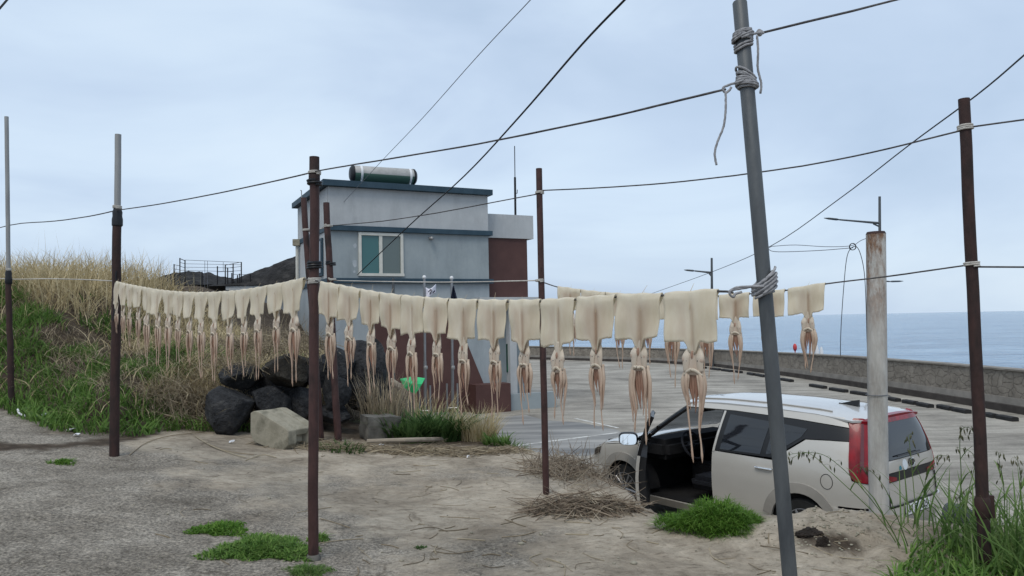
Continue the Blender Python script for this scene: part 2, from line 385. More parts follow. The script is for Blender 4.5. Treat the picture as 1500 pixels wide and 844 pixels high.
# painted lines of the parking lot
MAT['paint'] = M('worn_white_paint', (.60, .60, .57), (.36, .35, .33), scale=6, rough=.8, lo=.45, hi=.6)
pl = MB()
for a, b_ in (((725, 657), (905, 634)), ((842, 613), (905, 627))):
    A, B = atz(*a, PARK), atz(*b_, PARK); d = (B-A).normalized(); s = Vector((-d.y, d.x, 0))*.045
    pl.add([p + Vector((0, 0, .004)) for p in (A-s, B-s, B+s, A+s)], [(0, 1, 2, 3)])
tag(link('parking_markings', pl.mesh('parking_markings'), MAT['paint'], smooth=False), kind='structure')
# darker wet-looking asphalt patch by the house
MAT['asph'] = M('worn_asphalt_patch', (.13, .13, .128), (.33, .32, .30), scale=1.0, rough=.7, bs=.3, bscale=30, stretch=(.3, 1.5, 1), detail=9)
ap = MB(); q = [atz(*a, PARK) for a in ((690, 640), (722, 612), (770, 608), (800, 616), (850, 619), (905, 630), (930, 650), (860, 668), (760, 668))]
ap.add([p + Vector((0, 0, .002)) for p in q], [tuple(range(len(q)-1, -1, -1))])
tag(link('asphalt_patch', ap.mesh('asphalt_patch'), MAT['asph'], smooth=False), kind='structure')

# sea
m, nt, b = newmat('sea_water'); b.inputs['Roughness'].default_value = .16; b.inputs['IOR'].default_value = 1.33
wv1 = ramp(nt, tex(nt, .05, 8, .7, stretch=(.35, 1, 1), dist=.6), [(.35, (.075, .15, .25)), (.5, (.12, .215, .325)), (.66, (.185, .29, .40))])
wv2 = ramp(nt, tex(nt, .33, 6, .75, stretch=(.5, 1, 1)), [(.36, (.72, .76, .80)), (.5, (1, 1, 1)), (.64, (1.5, 1.42, 1.35))])  # ripple reflections painted as lighter and darker water colour
nt.links.new(mix(nt, 1, wv1, wv2, 'MULTIPLY'), b.inputs['Base Color'])
bump(nt, b, tex(nt, .35, 7, .65, stretch=(1, .55, 1)), 1.0, .9); bump(nt, b, tex(nt, 1.6, 4, .65), .8, .25)
sea = MB(); sea.add([(-14000, -200, -4.2), (14000, -200, -4.2), (14000, 14000, -4.2), (-14000, 14000, -4.2)], [(0, 1, 2, 3)])
tag(link('sea', sea.mesh('sea'), m, smooth=False), kind='structure')

# ------------------------------------------------------------------ sea wall
m, nt, b = newmat('stone_face'); b.inputs['Roughness'].default_value = .9
tcx = N(nt, 'ShaderNodeTexCoord'); vr = N(nt, 'ShaderNodeTexVoronoi', feature='DISTANCE_TO_EDGE'); vr.inputs['Scale'].default_value = 2.9; vr.inputs['Randomness'].default_value = 1
mpx = N(nt, 'ShaderNodeMapping'); mpx.inputs['Scale'].default_value = (1, 1, 1.5); nw = N(nt, 'ShaderNodeTexNoise'); nw.inputs['Scale'].default_value = 2.0; nw.inputs['Detail'].default_value = 5; nt.links.new(tcx.outputs['Object'], nw.inputs['Vector']); vw = N(nt, 'ShaderNodeVectorMath', operation='MULTIPLY_ADD'); nt.links.new(nw.outputs['Color'], vw.inputs[0]); vw.inputs[1].default_value = (.5, .5, .5); nt.links.new(tcx.outputs['Object'], vw.inputs[2]); nt.links.new(vw.outputs[0], mpx.inputs[0]); nt.links.new(mpx.outputs[0], vr.inputs['Vector'])
st = ramp(nt, tex(nt, 3, 8, .7), [(.3, (.135, .118, .098)), (.55, (.205, .182, .152)), (.75, (.28, .252, .215))])
jn = ramp(nt, vr.outputs['Distance'], [(0, (.62, .61, .60)), (.03, (.85, .85, .85)), (.06, (1, 1, 1))])
nt.links.new(mix(nt, 1, st, jn, 'MULTIPLY'), b.inputs['Base Color']); bump(nt, b, jn, .8, .05); bump(nt, b, tex(nt, 14, 6), .5, .04)
MAT['stoneface'] = m
MAT['coping'] = M('wall_coping', (.17, .155, .135), (.25, .23, .20), scale=4, rough=.9, bs=.3, bscale=30)
MAT['plinth'] = M('wall_plinth', (.15, .14, .125), (.215, .20, .18), scale=3, rough=.9, bs=.3, bscale=30)
MAT['kerbdark'] = M('dark_kerb', (.036, .030, .027), (.062, .053, .047), scale=3, rough=.8)
WN = []
for i in range(len(wpts)):
    d = (wpts[min(i+1, len(wpts)-1)] - wpts[max(i-1, 0)]).normalized(); n_ = Vector((-d.y, d.x, 0))
    if n_.dot(Vector((0, 0, 0)) - wpts[i]) < 0: n_ = -n_
    WN.append(n_)
def wall_strip(sec):      # sec(i) -> list of (offset towards lot, z) closed section
    mb = MB(); vs, fs = [], []; k = len(sec(0))
    for i, p in enumerate(wpts):
        for o, z in sec(i): vs.append((p.x + WN[i].x*o, p.y + WN[i].y*o, z))
    for i in range(len(wpts)-1):
        for j in range(k): fs.append((i*k+j, i*k+(j+1) % k, (i+1)*k+(j+1) % k, (i+1)*k+j))
    fs += [tuple(range(k)), tuple((len(wpts)-1)*k+j for j in range(k-1, -1, -1))]
    mb.add(vs, fs); return mb
wloc = (wpts[3].x, wpts[3].y, PARK)
sw = thing('seawall', wloc, 'long low sea wall of grey patterned stone with a dark kerb', 'sea wall')
hk = lambda i, t: PARK + whs[i]*t
part('kerb', wall_strip(lambda i: [(0, PARK-.3), (0, hk(i, .17)), (-.35, hk(i, .17)), (-.35, PARK-.3)]), MAT['kerbdark'], sw, smooth=False, recalc=True)
part('plinth', wall_strip(lambda i: [(-.10, hk(i, .17)+.003), (-.14, hk(i, .33)), (-.45, hk(i, .33)), (-.45, hk(i, .17)+.003)]), MAT['plinth'], sw, smooth=False, recalc=True)
part('stone_face', wall_strip(lambda i: [(-.22, hk(i, .33)+.003), (-.27, hk(i, .955)), (-.62, hk(i, .955)), (-.62, -4.6)]), MAT['stoneface'], sw, smooth=False, recalc=True)
part('coping', wall_strip(lambda i: [(-.22, hk(i, .955)+.003), (-.22, hk(i, 1)), (-.66, hk(i, 1)), (-.66, hk(i, .955)+.003)]), MAT['coping'], sw, smooth=False, recalc=True)

# rubber wheel stops along the wall
MAT['rubber'] = M('black_rubber', (.014, .014, .015), (.028, .027, .027), scale=8, rough=.8)
STOPS = [(1462, 613, 1489, 618), (1445, 609.5, 1459, 613), (1397, 602, 1420, 606.5), (1375, 597.5, 1396, 602), (1345, 594, 1365, 598), (1324, 590, 1343, 593.5), (1300, 585.5, 1317, 589), (1275, 581, 1293, 584.5), (1247, 576.5, 1273, 580.5), (1216, 571.5, 1241, 575.5), (1187, 566, 1210, 570), (1144, 557, 1161, 560), (1126, 553.5, 1140, 556), (1108, 550.5, 1121, 553), (1096, 548.5, 1106, 550.5), (1079, 545.5, 1086, 547), (1058, 543.3, 1073, 545.5), (1040, 541, 1055, 543), (1022, 538.8, 1034, 540.4), (1004, 536.6, 1017, 538)]
orden = ['nearest', 'second nearest', 'third nearest', 'fourth nearest', 'fifth nearest', 'sixth nearest', 'seventh nearest', 'eighth nearest', 'ninth nearest', 'tenth nearest', 'eleventh nearest', 'twelfth nearest', 'thirteenth nearest', 'fourteenth nearest', 'fifteenth nearest', 'fifth farthest', 'fourth farthest', 'third farthest', 'second farthest', 'farthest']
for k, (x1, y1, x2, y2) in enumerate(STOPS):
    A, B = atz(x1, y1, PARK), atz(x2, y2, PARK); d = (B-A); L = d.length; d.normalize(); s = Vector((-d.y, d.x, 0))
    mb = MB(); hh = .10; A = A + d*L*.06; L *= .88
    sec = [(-.09, 0), (-.09, .08), (-.06, hh), (.06, hh), (.09, .08), (.09, 0)]
    mb.prism([A + s*o + Vector((0, 0, z+.003)) for o, z in sec], d*L)
    solo('wheel_stop', mb, MAT['rubber'], f'{orden[k]} of the black rubber wheel stops in the row below the sea wall', 'wheel stop', A, 'black wheel stops along the sea wall', recalc=True, smooth=False)

# ------------------------------------------------------------------ posts
def pipe(path_px, Y, wpx, mat, mb=None, n=12):
    pass
def post_between(p0, p1, r0, r1=None, n=14, mb=None, wob=.004):
    mb = mb or MB(); r1 = r1 or r0; K = 10; ps = []
    for i in range(K+1):
        t = i/K; ps.append(p0.lerp(p1, t) + Vector((random.uniform(-wob, wob), random.uniform(-wob, wob), 0))*(0 < i < K))
    mb.tube(ps, [r0+(r1-r0)*i/K for i in range(K+1)], n); return mb
def wrapring(mb, c, ax, R, r, turns=2, jit=.004, pitch=None, n=6, lobes=0):
    ax = Vector(ax).normalized(); a = ax.orthogonal().normalized(); b = ax.cross(a); pts = []; pitch = pitch or 2*r
    K = int(16*turns)
    ph = random.uniform(0, 6)
    for i in range(K+1):
        an = 2*math.pi*i/16 + ph; pts.append(Vector(c) + (a*math.cos(an)+b*math.sin(an))*(R+r+random.uniform(0, jit)) + ax*((i/K-.5)*pitch*turns))
    mb.tube(pts, r, n, lobes=lobes, twist=120)

GRP_R = 'rusty posts carrying the squid ropes'
# centre post: brown steel pipe with a wider coupling high up
YA = 4.71
A_base = ong(459, 819); YA = A_base.y; A_top = at(460.5, 241, YA); rA = 7.4*YA/F_PX
cp = thing('rusty_post', A_base, 'thick brown rusty post at the centre of the squid rope, the one nearest the camera', 'post', GRP_R)
pm_ = post_between(A_base - Vector((0, 0, .1)), A_top.lerp(A_base, .028), rA*1.02, rA*.95)
part('pipe', pm_, MAT['rust'], cp)
cm = MB(); cm.lathe(A_top.lerp(A_base, .028), A_top - A_base, [(rA*1.06, -.06), (rA*1.12, -.055), (rA*1.12, .0), (rA*1.0, .006), (rA*.98, .118), (rA*.6, .12)], 16)
part('cap', cm, MAT['rust2'], cp)
cm = MB(); axA = (A_top-A_base)
for py, tn in ((253, 2.5), (411, 4)): cm = MB(); wrapring(cm, at(460.5, py, YA), axA, rA*.97, .0045, tn); part('rope_lashing', cm, MAT['ropepale'], cp)
for py, tn in ((388, 3), (268, 2)): cm = MB(); wrapring(cm, at(460.5, py, YA), axA, rA*.98, .008, tn); part('tape', cm, MAT['wrap'], cp)
cm = MB(); cm.lathe(A_base, (0, 0, 1), [(rA*1.5, -.05), (rA*1.45, .012), (rA*1.15, .03)], 14); part('footing', cm, MAT['blockgrey'], cp)

def two_tone_post(px0, py0, px1, py1, pxm, pym, w, label, Yf=None):
    base = at(px1, py1, Yf) if Yf else ong(px1, py1); Yp = base.y; top = at(px0, py0, Yp); mid = at(pxm, pym, Yp); r = w/2*Yp/F_PX
    t = thing('two_tone_post', base, label, 'post', 'two part posts at the left end of the squid rope')
    part('lower_pipe', post_between(base - Vector((0, 0, .1)), mid, r*1.08, r*.95, wob=.006), MAT['rust2'], t)
    cm = MB(); cm.lathe(mid, top-mid, [(r*1.0, -.16), (r*1.2, -.15), (r*1.2, -.09), (r*1.05, -.06), (r*1.1, -.02), (r*.8, .02)], 14); part('coupling', cm, MAT['wrap'], t)
    part('upper_pipe', post_between(mid, top, r*.72, r*.70, wob=.001), MAT['galv_lt'], t)
    cm = MB(); wrapring(cm, mid + Vector((0, 0, .03)), (0, 0, 1), r*.75, .005, 3)
    part('rope_lashing', cm, MAT['ropepale'], t); return t, base, mid, top, r
tB, B_base, B_mid, B_top, rB = two_tone_post(173, 197, 167.5, 668, 172, 308, 12.5, 'rusty brown post with a grey upper pipe at the far end of the squid rope')
tC, C_base, C_mid, C_top, rC = two_tone_post(9.5, 171, 17.5, 601, 12.5, 398, 8, 'tall thin post with a long grey upper pipe by the grassy bank, farthest left', 9.3)
part('strip', post_between(B_base.lerp(B_mid, .55)+Vector((.0, -rB*1.0, 0)), B_base.lerp(B_mid, .75)+Vector((.02, -rB*1.0, 0)), .012, .006, 6), MAT['wrap'], tB)

# tilted grey steel pole in front, with thick rope coils
YG = 2.55
def onG(py): return at(1083.5 + (py-3)*(1157-1083.5)/(844-3), py, YG)
G_top = onG(3); G_low = onG(960); rG = 10.6*YG/F_PX
G_base = G_top.lerp(G_low, 1.02)
gp = thing('steel_pole', Vector((G_base.x, G_base.y, gz(G_base.x, G_base.y))), 'smooth grey steel pole tilted to one side, standing nearest the camera, with thick rope coils', 'pole')
gm = MB(); axG = (G_top-G_base).normalized()
gm.tube([G_base - axG*.2, G_base.lerp(G_top, .3), G_base.lerp(G_top, .6), G_top - axG*.003, G_top], [rG, rG, rG, rG, rG*.93], 28)
part('pipe', gm, MAT['galv'], gp, sharp=50)
cm = MB(); cm.lathe(G_top, axG, [(rG*.86, -.002), (rG*.86, .0025), (rG*.5, .003)], 20); part('cap', cm, MAT['rust2'], gp)

perp = axG.cross(FWD).normalized()      # sideways in the plane facing us (points left or right)
if perp.x < 0: perp = -perp
tow = perp.cross(axG).normalized()
if tow.y > 0: tow = -tow                # towards the camera
def coil(mb, c, specs):
    for (dz0, dz1, slant, R, r, turns, ph) in specs:
        pts = []; K = int(22*turns)
        for i in range(K+1):
            an = 2*math.pi*i/22 + ph
            z = dz0 + (dz1-dz0)*i/K + slant*math.cos(an) + random.uniform(-.001, .001)
            pts.append(c + (perp*math.cos(an)*1.03 + tow*math.sin(an))*(rG+R+r) + axG*z)
        mb.tube(spline(pts, 2), r, 9, lobes=3, twist=260)
def pxs(v): return v*YG/F_PX
rr = .0042
# upper knot (rope to the right)
km = MB(); c = onG(58)
coil(km, c, [(.028, .020, .004, 0, rr, 2, 0), (.012, -.004, -.006, 0.001, rr, 3, 1), (.016, .0, .012, .006, rr*.95, 2, 2), (-.012, -.034, .008, 0, rr, 2.2, 3)])
kp = at(1113, 49, YG)
km.ball(kp, (.010, .010, .011)); coil2 = []
km.tube(spline([c + perp*rG + tow*.02 + axG*.01, kp + tow*.006, kp + perp*.012, kp + axG*.012, kp - perp*.01 + axG*.004], 5), rr, 9, lobes=3, twist=260)
km.tube(spline([at(1109, 52, YG-.02), at(1110.5, 75, YG-.025), at(1110, 100, YG-.02), at(1115, 122, YG-.02), at(1114, 137, YG-.02)], 6), rr*.92, 9, lobes=3, twist=260)
part('rope_knot', km, MAT['ropegrey'], gp, sharp=0)
# middle knot (rope to the left)
km = MB(); c = onG(121)
coil(km, c, [(.020, .012, -.020, 0, rr, 2, 0), (.008, -.008, -.014, 0.002, rr, 3, 1), (.0, -.016, -.008, .006, rr, 2.5, 2), (.032, .016, -.028, .002, rr, 1.3, .5), (-.018, -.020, -.004, 0, rr, 1.5, 2.2)])
kp = at(1063, 131, YG-.02)
km.tube(spline([c - perp*rG*.8 + tow*.03, kp + perp*.004 + axG*.012, kp - perp*.010 + axG*.002, kp - axG*.012, kp + perp*.012 - axG*.004, kp + perp*.02 + axG*.006], 6), rr, 9, lobes=3, twist=260)
km.tube(spline([at(1063, 134, YG-.03), at(1063, 160, YG-.035), at(1060, 185, YG-.03), at(1051, 208, YG-.03), at(1047, 225, YG-.03), at(1049.5, 242, YG-.03)], 6), rr*.92, 9, lobes=3, twist=260)
part('rope_knot', km, MAT['ropegrey'], gp, sharp=0)
# lower big coil holding the squid rope
km = MB(); c = onG(420)
coil(km, c, [(.030, .022, .022, .001, rr, 2, 0), (.022, .006, .024, .002, rr, 3, 1), (.016, -.006, .018, .007, rr*1.02, 3, 2), (.004, -.016, .012, .003, rr, 2.3, 1.5), (-.014, -.024, .004, 0, rr*.9, 2, 2.5), (.036, .0, .030, .010, rr, 1.4, .2), (.030, -.012, .026, .012, rr, 3.2, .9), (.020, -.022, .016, .009, rr, 3, 2.9)])
kp = at(1074, 429, YG-.02)
for q in (0, .006):
    km.tube(spline([c - perp*rG*.6 + tow*(.034+q) + axG*(.006-q), kp + perp*.022 + axG*(.012+q), kp - perp*.008 + axG*.008, kp - perp*.012 - axG*.004, kp - axG*.014, kp + perp*.008 - axG*.004, kp + perp*.03 + axG*.0], 6), rr, 9, lobes=3, twist=260)
part('rope_knot', km, MAT['ropegrey'], gp, sharp=0)

# posts of the back rope
D_base = ong(800, 724); D_top = at(789.5, 247, D_base.y); rD = 4.7*D_base.y/F_PX
dp = thing('rusty_post', D_base, 'straight slim brown post in the middle of the picture, behind the front squid rope', 'post', GRP_R)
part('pipe', post_between(D_base - Vector((0, 0, .1)), D_top, rD*1.02, rD*.98, wob=.002), MAT['rust'], dp)
cm = MB(); axD = D_top-D_base
for py in (282, 411): cm = MB(); wrapring(cm, at(790.5, py, D_base.y), axD, rD, .005, 2.5); part('rope_lashing', cm, MAT['ropepale'], dp)
E_base = ong(1444, 836); YE = E_base.y; E_top = at(1412, 145, YE); rE = 8.2*YE/F_PX
ep = thing('rusty_post', E_base, 'dark brown rusty post at the right edge, rising out of the tall green grass', 'post', GRP_R)
part('pipe', post_between(E_base - Vector((0, 0, .1)), E_top, rE*1.05, rE*.95, wob=.002), MAT['rust2'], ep)
cm = MB(); axE = E_top-E_base
for py in (187, 387): cm = MB(); wrapring(cm, at(1412+(py-145)*.0463, py, YE), axE, rE*.97, .0055, 2.5); part('rope_lashing', cm, MAT['ropepale'], ep)
cm = MB(); cq = at(1412+(735-145)*.0463, 740, YE)
cm.lathe(cq - axE.normalized()*.07, axE, [(rE*1.1, 0), (rE*1.3, .01), (rE*1.3, .10), (rE*1.05, .12)], 12); cm.box(cq + Vector((rE*1.5, 0, -.01)), (.03, .02, .13))
part('coupling', cm, MAT['rust2'], ep)
# two leaning poles behind the centre post
H_base = ong(496, 649); YH = H_base.y; H_top = at(478, 297, YH); rH = 4.9*YH/F_PX
hp = thing('leaning_pole', H_base, 'thin brown pole leaning just right behind the centre post, by the lava rocks', 'pole')
part('pipe', post_between(H_base - Vector((0, 0, .1)), H_top, rH*1.1, rH*.95, wob=.006), MAT['rust'], hp)
cm = MB(); wrapring(cm, at(481, 331, YH), (0, 0, 1), rH, .006, 2.5); part('rope_lashing', cm, MAT['ropepale'], hp); cm = MB(); wrapring(cm, at(486, 409, YH), (0, 0, 1), rH, .006, 2); part('rope_lashing', cm, MAT['ropepale'], hp)
cm = MB(); wrapring(cm, at(484.5, 386, YH), (0, 0, 1), rH, .011, 2); part('tape', cm, MAT['wrap'], hp)
I_base = ong(471, 645); YI = I_base.y; I_top = at(445, 290, YI); rI = 4.6*YI/F_PX
ip = thing('leaning_pole', I_base, 'thin brown pole leaning left, half hidden behind the centre post, with a wire tip', 'pole')
part('pipe', post_between(I_base - Vector((0, 0, .1)), I_top, rI*1.1, rI*.95, wob=.006), MAT['rust'], ip)
cm = MB(); cm.tube([at(442, 291, YI), at(441.5, 279, YI), at(440, 279, YI)], .006, 6); part('wire_tip', cm, MAT['galv_lt'], ip)
cm = MB(); wrapring(cm, at(449, 337, YI), (0, 0, 1), rI, .006, 2.5); part('rope_lashing', cm, MAT['ropepale'], ip); cm = MB(); wrapring(cm, at(454, 409, YI), (0, 0, 1), rI, .006, 2); part('rope_lashing', cm, MAT['ropepale'], ip)

# white rusty concrete-filled pipe in front of the car
K_base = at(1287, 744, 5.75); YK = K_base.y; K_top = at(1283, 343, YK); rK = 13.4*YK/F_PX
m, nt, b = newmat('chalky_white_pipe'); b.inputs['Roughness'].default_value = .75
c = ramp(nt, tex(nt, 6, 8, .7, stretch=(1, 1, .25)), [(.3, (.25, .24, .22)), (.5, (.42, .41, .385)), (.7, (.55, .54, .515))])
rs = ramp(nt, tex(nt, 5, 8, .75, stretch=(1.6, 1.6, .45)), [(.43, (0, 0, 0)), (.56, (1, 1, 1))])
tcx = N(nt, 'ShaderNodeTexCoord'); sx = N(nt, 'ShaderNodeSeparateXYZ'); nt.links.new(tcx.outputs['Object'], sx.inputs[0])
mr = N(nt, 'ShaderNodeMapRange'); mr.inputs[1].default_value = 1.2; mr.inputs[2].default_value = 2.05; mr.inputs[3].default_value = .12; mr.inputs[4].default_value = 1.15
nt.links.new(sx.outputs['Z'], mr.inputs[0])
ml = N(nt, 'ShaderNodeMath', operation='MULTIPLY', use_clamp=True); nt.links.new(rs, ml.inputs[0]); nt.links.new(mr.outputs[0], ml.inputs[1])
rc = ramp(nt, tex(nt, 22, 5), [(.35, (.10, .05, .028)), (.65, (.24, .145, .09))])
nt.links.new(mix(nt, ml.outputs[0], c, rc), b.inputs['Base Color']); bump(nt, b, tex(nt, 40, 6), .4, .006)
kp_ = thing('white_pipe_post', K_base, 'thick chalky white pipe post with a rusty top, in front of the parked car', 'post')
km = MB(); km.tube([K_base - Vector((0, 0, .15)), K_base.lerp(K_top, .35), K_base.lerp(K_top, .7), K_top], rK, 26); part('pipe', km, m, kp_)
km = MB(); km.lathe(K_top, (0, 0, 1), [(rK*.97, -.004), (rK*1.02, .0), (rK*.9, .018), (rK*.3, .02)], 20); part('cap', km, MAT['rust2'], kp_)
km = MB(); wrapring(km, at(1284.5, 578, YK), (0, 0, 1), rK, .003, 1.1); km.tube([at(1298, 578, YK), at(1304, 580, YK)], .003, 6); part('wire_ring', km, MAT['cablegrey'], kp_)

# ------------------------------------------------------------------ ropes and wires
def rope(name, pts, r, mat, label, cat='rope', n=8, lobes=3, twist=130, group=None):
    mb = MB(); mb.tube(pts, r, n, lobes=lobes, twist=twist)
    return solo(name, mb, MAT[mat], label, cat, pts[0], group, sharp=0)
gA = lambda px, py: online(px, py, A_base, G_base) if False else None
GA = onG(133); GBp = Vector((onG(428).x, onG(428).y, 0))
def lin(A, B, pxs_): return [online(px, py, A, B) for px, py in pxs_]
yr = [(1063, 131), (1000, 146), (900, 170), (800, 191), (700, 211), (600, 228), (520, 241), (462, 251)]
rope('rope', spline(lin(GA, A_base, yr), 4), .0042, 'ropedark', 'upper front rope from the tilted steel pole to the top of the centre post', group='ropes strung between the posts')
rope('rope', spline(lin(A_base, B_base, [(460, 252), (400, 266), (320, 283), (240, 298), (172, 308)]), 4), .0048, 'ropedark', 'upper rope from the centre post to the two tone post at the squid end', group='ropes strung between the posts')
rope('rope', spline(lin(B_base, C_base, [(172, 308), (130, 317), (80, 324), (14, 330)]) + [at(-60, 352, C_base.y+.8)], 4), .0055, 'ropedark', 'thin upper rope between the two grey topped posts on the left', group='ropes strung between the posts')
rt = at(1320, -2, 2.9)
rope('rope', [at(1113, 49, YG), at(1180, 32.5, 2.62), at(1250, 16, 2.75), rt, at(1420, -28, 3.1)], .0042, 'ropedark', 'rope climbing out of the picture from the top knot of the steel pole', group='ropes strung between the posts')
EP = E_base
rope('rope', spline(lin(D_base, E_base, [(795, 279), (900, 274), (1000, 266), (1100, 254), (1200, 239), (1300, 218), (1410, 191)]), 4), .0052, 'ropedark', 'upper back rope between the slim middle post and the post at the right edge', group='ropes strung between the posts')
rope('rope', [at(1416, 187, YE), at(1460, 181, YE-.1), at(1540, 170, YE-.25)], .0052, 'ropedark', 'upper rope leaving the right edge post towards the frame edge', group='ropes strung between the posts')
rope('rope', [at(1424, 391, YE), at(1460, 391, YE-.1), at(1540, 391.5, YE-.25)], .0052, 'ropedark', 'lower rope leaving the right edge post towards the frame edge', group='ropes strung between the posts')
rope('rope', spline(lin(H_base, D_base, [(481, 331), (560, 324), (640, 312), (720, 297), (790, 284)]), 4), .005, 'ropedark', 'upper back rope from the leaning pole to the slim middle post, across the house', group='ropes strung between the posts')
rope('rope', spline(lin(H_base, D_base, [(486, 411), (560, 412.5), (640, 413.5), (720, 412.5), (790, 411)]), 4), .0052, 'ropepale', 'pale lower rope from the leaning pole to the slim middle post, under the window', group='ropes strung between the posts')
rope('rope', lin(I_base, H_base, [(449, 338), (466, 336), (481, 332)]), .006, 'ropepale', 'short pale rope tying the two leaning poles together behind the centre post', group='ropes strung between the posts')
rope('rope', spline(lin(C_base, B_base, [(-20, 406), (15, 409), (70, 408.5), (120, 409.5), (170, 412)]), 4), .005, 'ropepale', 'pale lower rope between the two grey topped posts, across the dry grass', group='ropes strung between the posts')
# squid ropes
ROPE_L = [(166, 412), (180, 416), (210, 422), (250, 428), (300, 430), (350, 427), (400, 419), (446, 409), (462, 411)]
ROPE_F = [(462, 411), (475, 416), (500, 420), (558, 431), (624, 438), (701, 442), (793, 442), (845, 439), (905, 435), (972, 433), (1052, 427), (1074, 429)]
ROPE_B = [(791, 412), (820, 421.5), (852, 426), (888, 430), (930, 432.5), (1008, 435), (1054, 434), (1104, 430), (1155, 425), (1209, 416), (1300, 405), (1420, 388)]
Gpt = onG(429)
rope('rope', spline(lin(A_base, B_base, ROPE_L), 4), .0045, 'ropedark', 'sagging rope between the centre post and the two tone post, hung with squid', group='ropes hung with squid')
rope('rope', spline(lin(A_base, Gpt, ROPE_F), 4), .0042, 'ropedark', 'sagging front rope between the centre post and the steel pole, hung with squid', group='ropes hung with squid')
rope('rope', spline(lin(D_base, E_base, ROPE_B), 4), .0048, 'ropedark', 'lower back rope between the slim middle post and the right edge post, hung with squid', group='ropes hung with squid')
wires = [
 ([at(930, -16, 7), at(913, 2, 7.1), at(850, 68, 8), at(760, 172, 10), at(680, 258, 13), at(600, 330, 16.5), at(519, 407, 20.2)], .012, 'cable', 'thick black cable running from the sky down to the front wall of the house'),
 ([at(790, -16, 9), at(777, 0, 9.2), at(700, 82, 11), at(620, 172, 14), at(560, 235, 17), at(500, 300, 20)], .006, 'cablegrey', 'thin grey wire rising from the house roof corner to the top of the picture'),
 ([at(-20, 34, 5.5), at(0, 12, 5.6), at(12, -2, 5.7), at(30, -22, 5.8)], .008, 'cable', 'short stretch of black cable crossing the top corner over the left posts'),
 ([at(1540, 46, 9), at(1500, 81, 10), at(1430, 140, 12), at(1330, 214, 15), at(1230, 291, 20), at(1130, 360, 27), at(1044, 398, 38), at(955, 430, 50)], .013, 'cable', 'black power line crossing the sky behind the right edge post to the far lamp'),
 ([at(1130, 361, 27), at(1126, 365, 26.8), at(1140, 369, 26.6), at(1200, 367, 26.3), at(1250, 363, 26)], .012, 'cablegrey', 'lower of two slack grey wires beside the tilted steel pole'),
 ([at(1130, 361, 27), at(1165, 359, 26.6), at(1210, 361.5, 26.3), at(1247, 360, 26.0), at(1262, 352, 26), at(1287, 343, 26)], .012, 'cablegrey', 'upper of two slack grey wires beside the tilted steel pole'),
 ([at(1231, 521, 26.5), at(1232, 480, 26.4), at(1236, 420, 26.2), at(1241, 375, 26), at(1250, 361.5, 26), at(1258, 366, 26), at(1265, 392, 26), at(1268, 430, 26), at(1270, 500, 26.2), at(1272, 526, 26.3)], .013, 'cable', 'looped black cable hanging down beside the white pipe post to the sea wall'),
]
for pts, r, mt, lb in wires:
    rope('wire', spline(pts, 5), r, mt, lb, 'wire', 6, 0)
wm = MB(); wrapring(wm, at(1249, 361.5, 26), (0, 1, 0), .10, .014, 2); solo('cable_tie', wm, MAT['cable'], 'small black cable ring where the slack wires meet the hanging loop', 'cable ring', at(1249, 361.5, 26))

# ------------------------------------------------------------------ squid
def squidmat(name, lo, hi, streak, trans=.4, sc=18):
    m, nt, b = newmat(name); b.inputs['Roughness'].default_value = .42; b.inputs['Specular IOR Level'].default_value = .35
    c = ramp(nt, tex(nt, sc, 6, .6, stretch=(1, 1, .35)), [(.33, lo), (.67, hi)])
    a = attr_col(nt, 'rnd'); c = mix(nt, a.outputs['Fac'], c, streak)
    nt.links.new(c, b.inputs['Base Color'])
    bump(nt, b, tex(nt, 55, 5, .6, stretch=(1, 1, .3)), .25, .004)
    t = N(nt, 'ShaderNodeBsdfTranslucent'); nt.links.new(c, t.inputs[0])
    x = N(nt, 'ShaderNodeMixShader'); x.inputs[0].default_value = trans
    nt.links.new(b.outputs[0], x.inputs[1]); nt.links.new(t.outputs[0], x.inputs[2])
    nt.links.new(x.outputs[0], nt.nodes['Material Output'].inputs[0]); return m
MAT['mantle'] = squidmat('squid_mantle', (.75, .675, .53), (.86, .81, .69), (.40, .23, .13), .46)
MAT['sqhead'] = squidmat('squid_head', (.66, .58, .46), (.78, .72, .61), (.42, .24, .17), .35)
MAT['sqarm'] = squidmat('squid_arm', (.60, .47, .36), (.76, .66, .53), (.40, .20, .125), .3, 30)
MAT['sqin'] = squidmat('squid_inner_arm', (.34, .19, .13), (.50, .33, .24), (.24, .11, .075), .2, 30)
MAT['eye'] = M('squid_eye', (.03, .022, .022), rough=.3, spec=.5)
MAT['skewer'] = M('bamboo_skewer', (.42, .34, .22), (.55, .46, .32), scale=20, rough=.7)

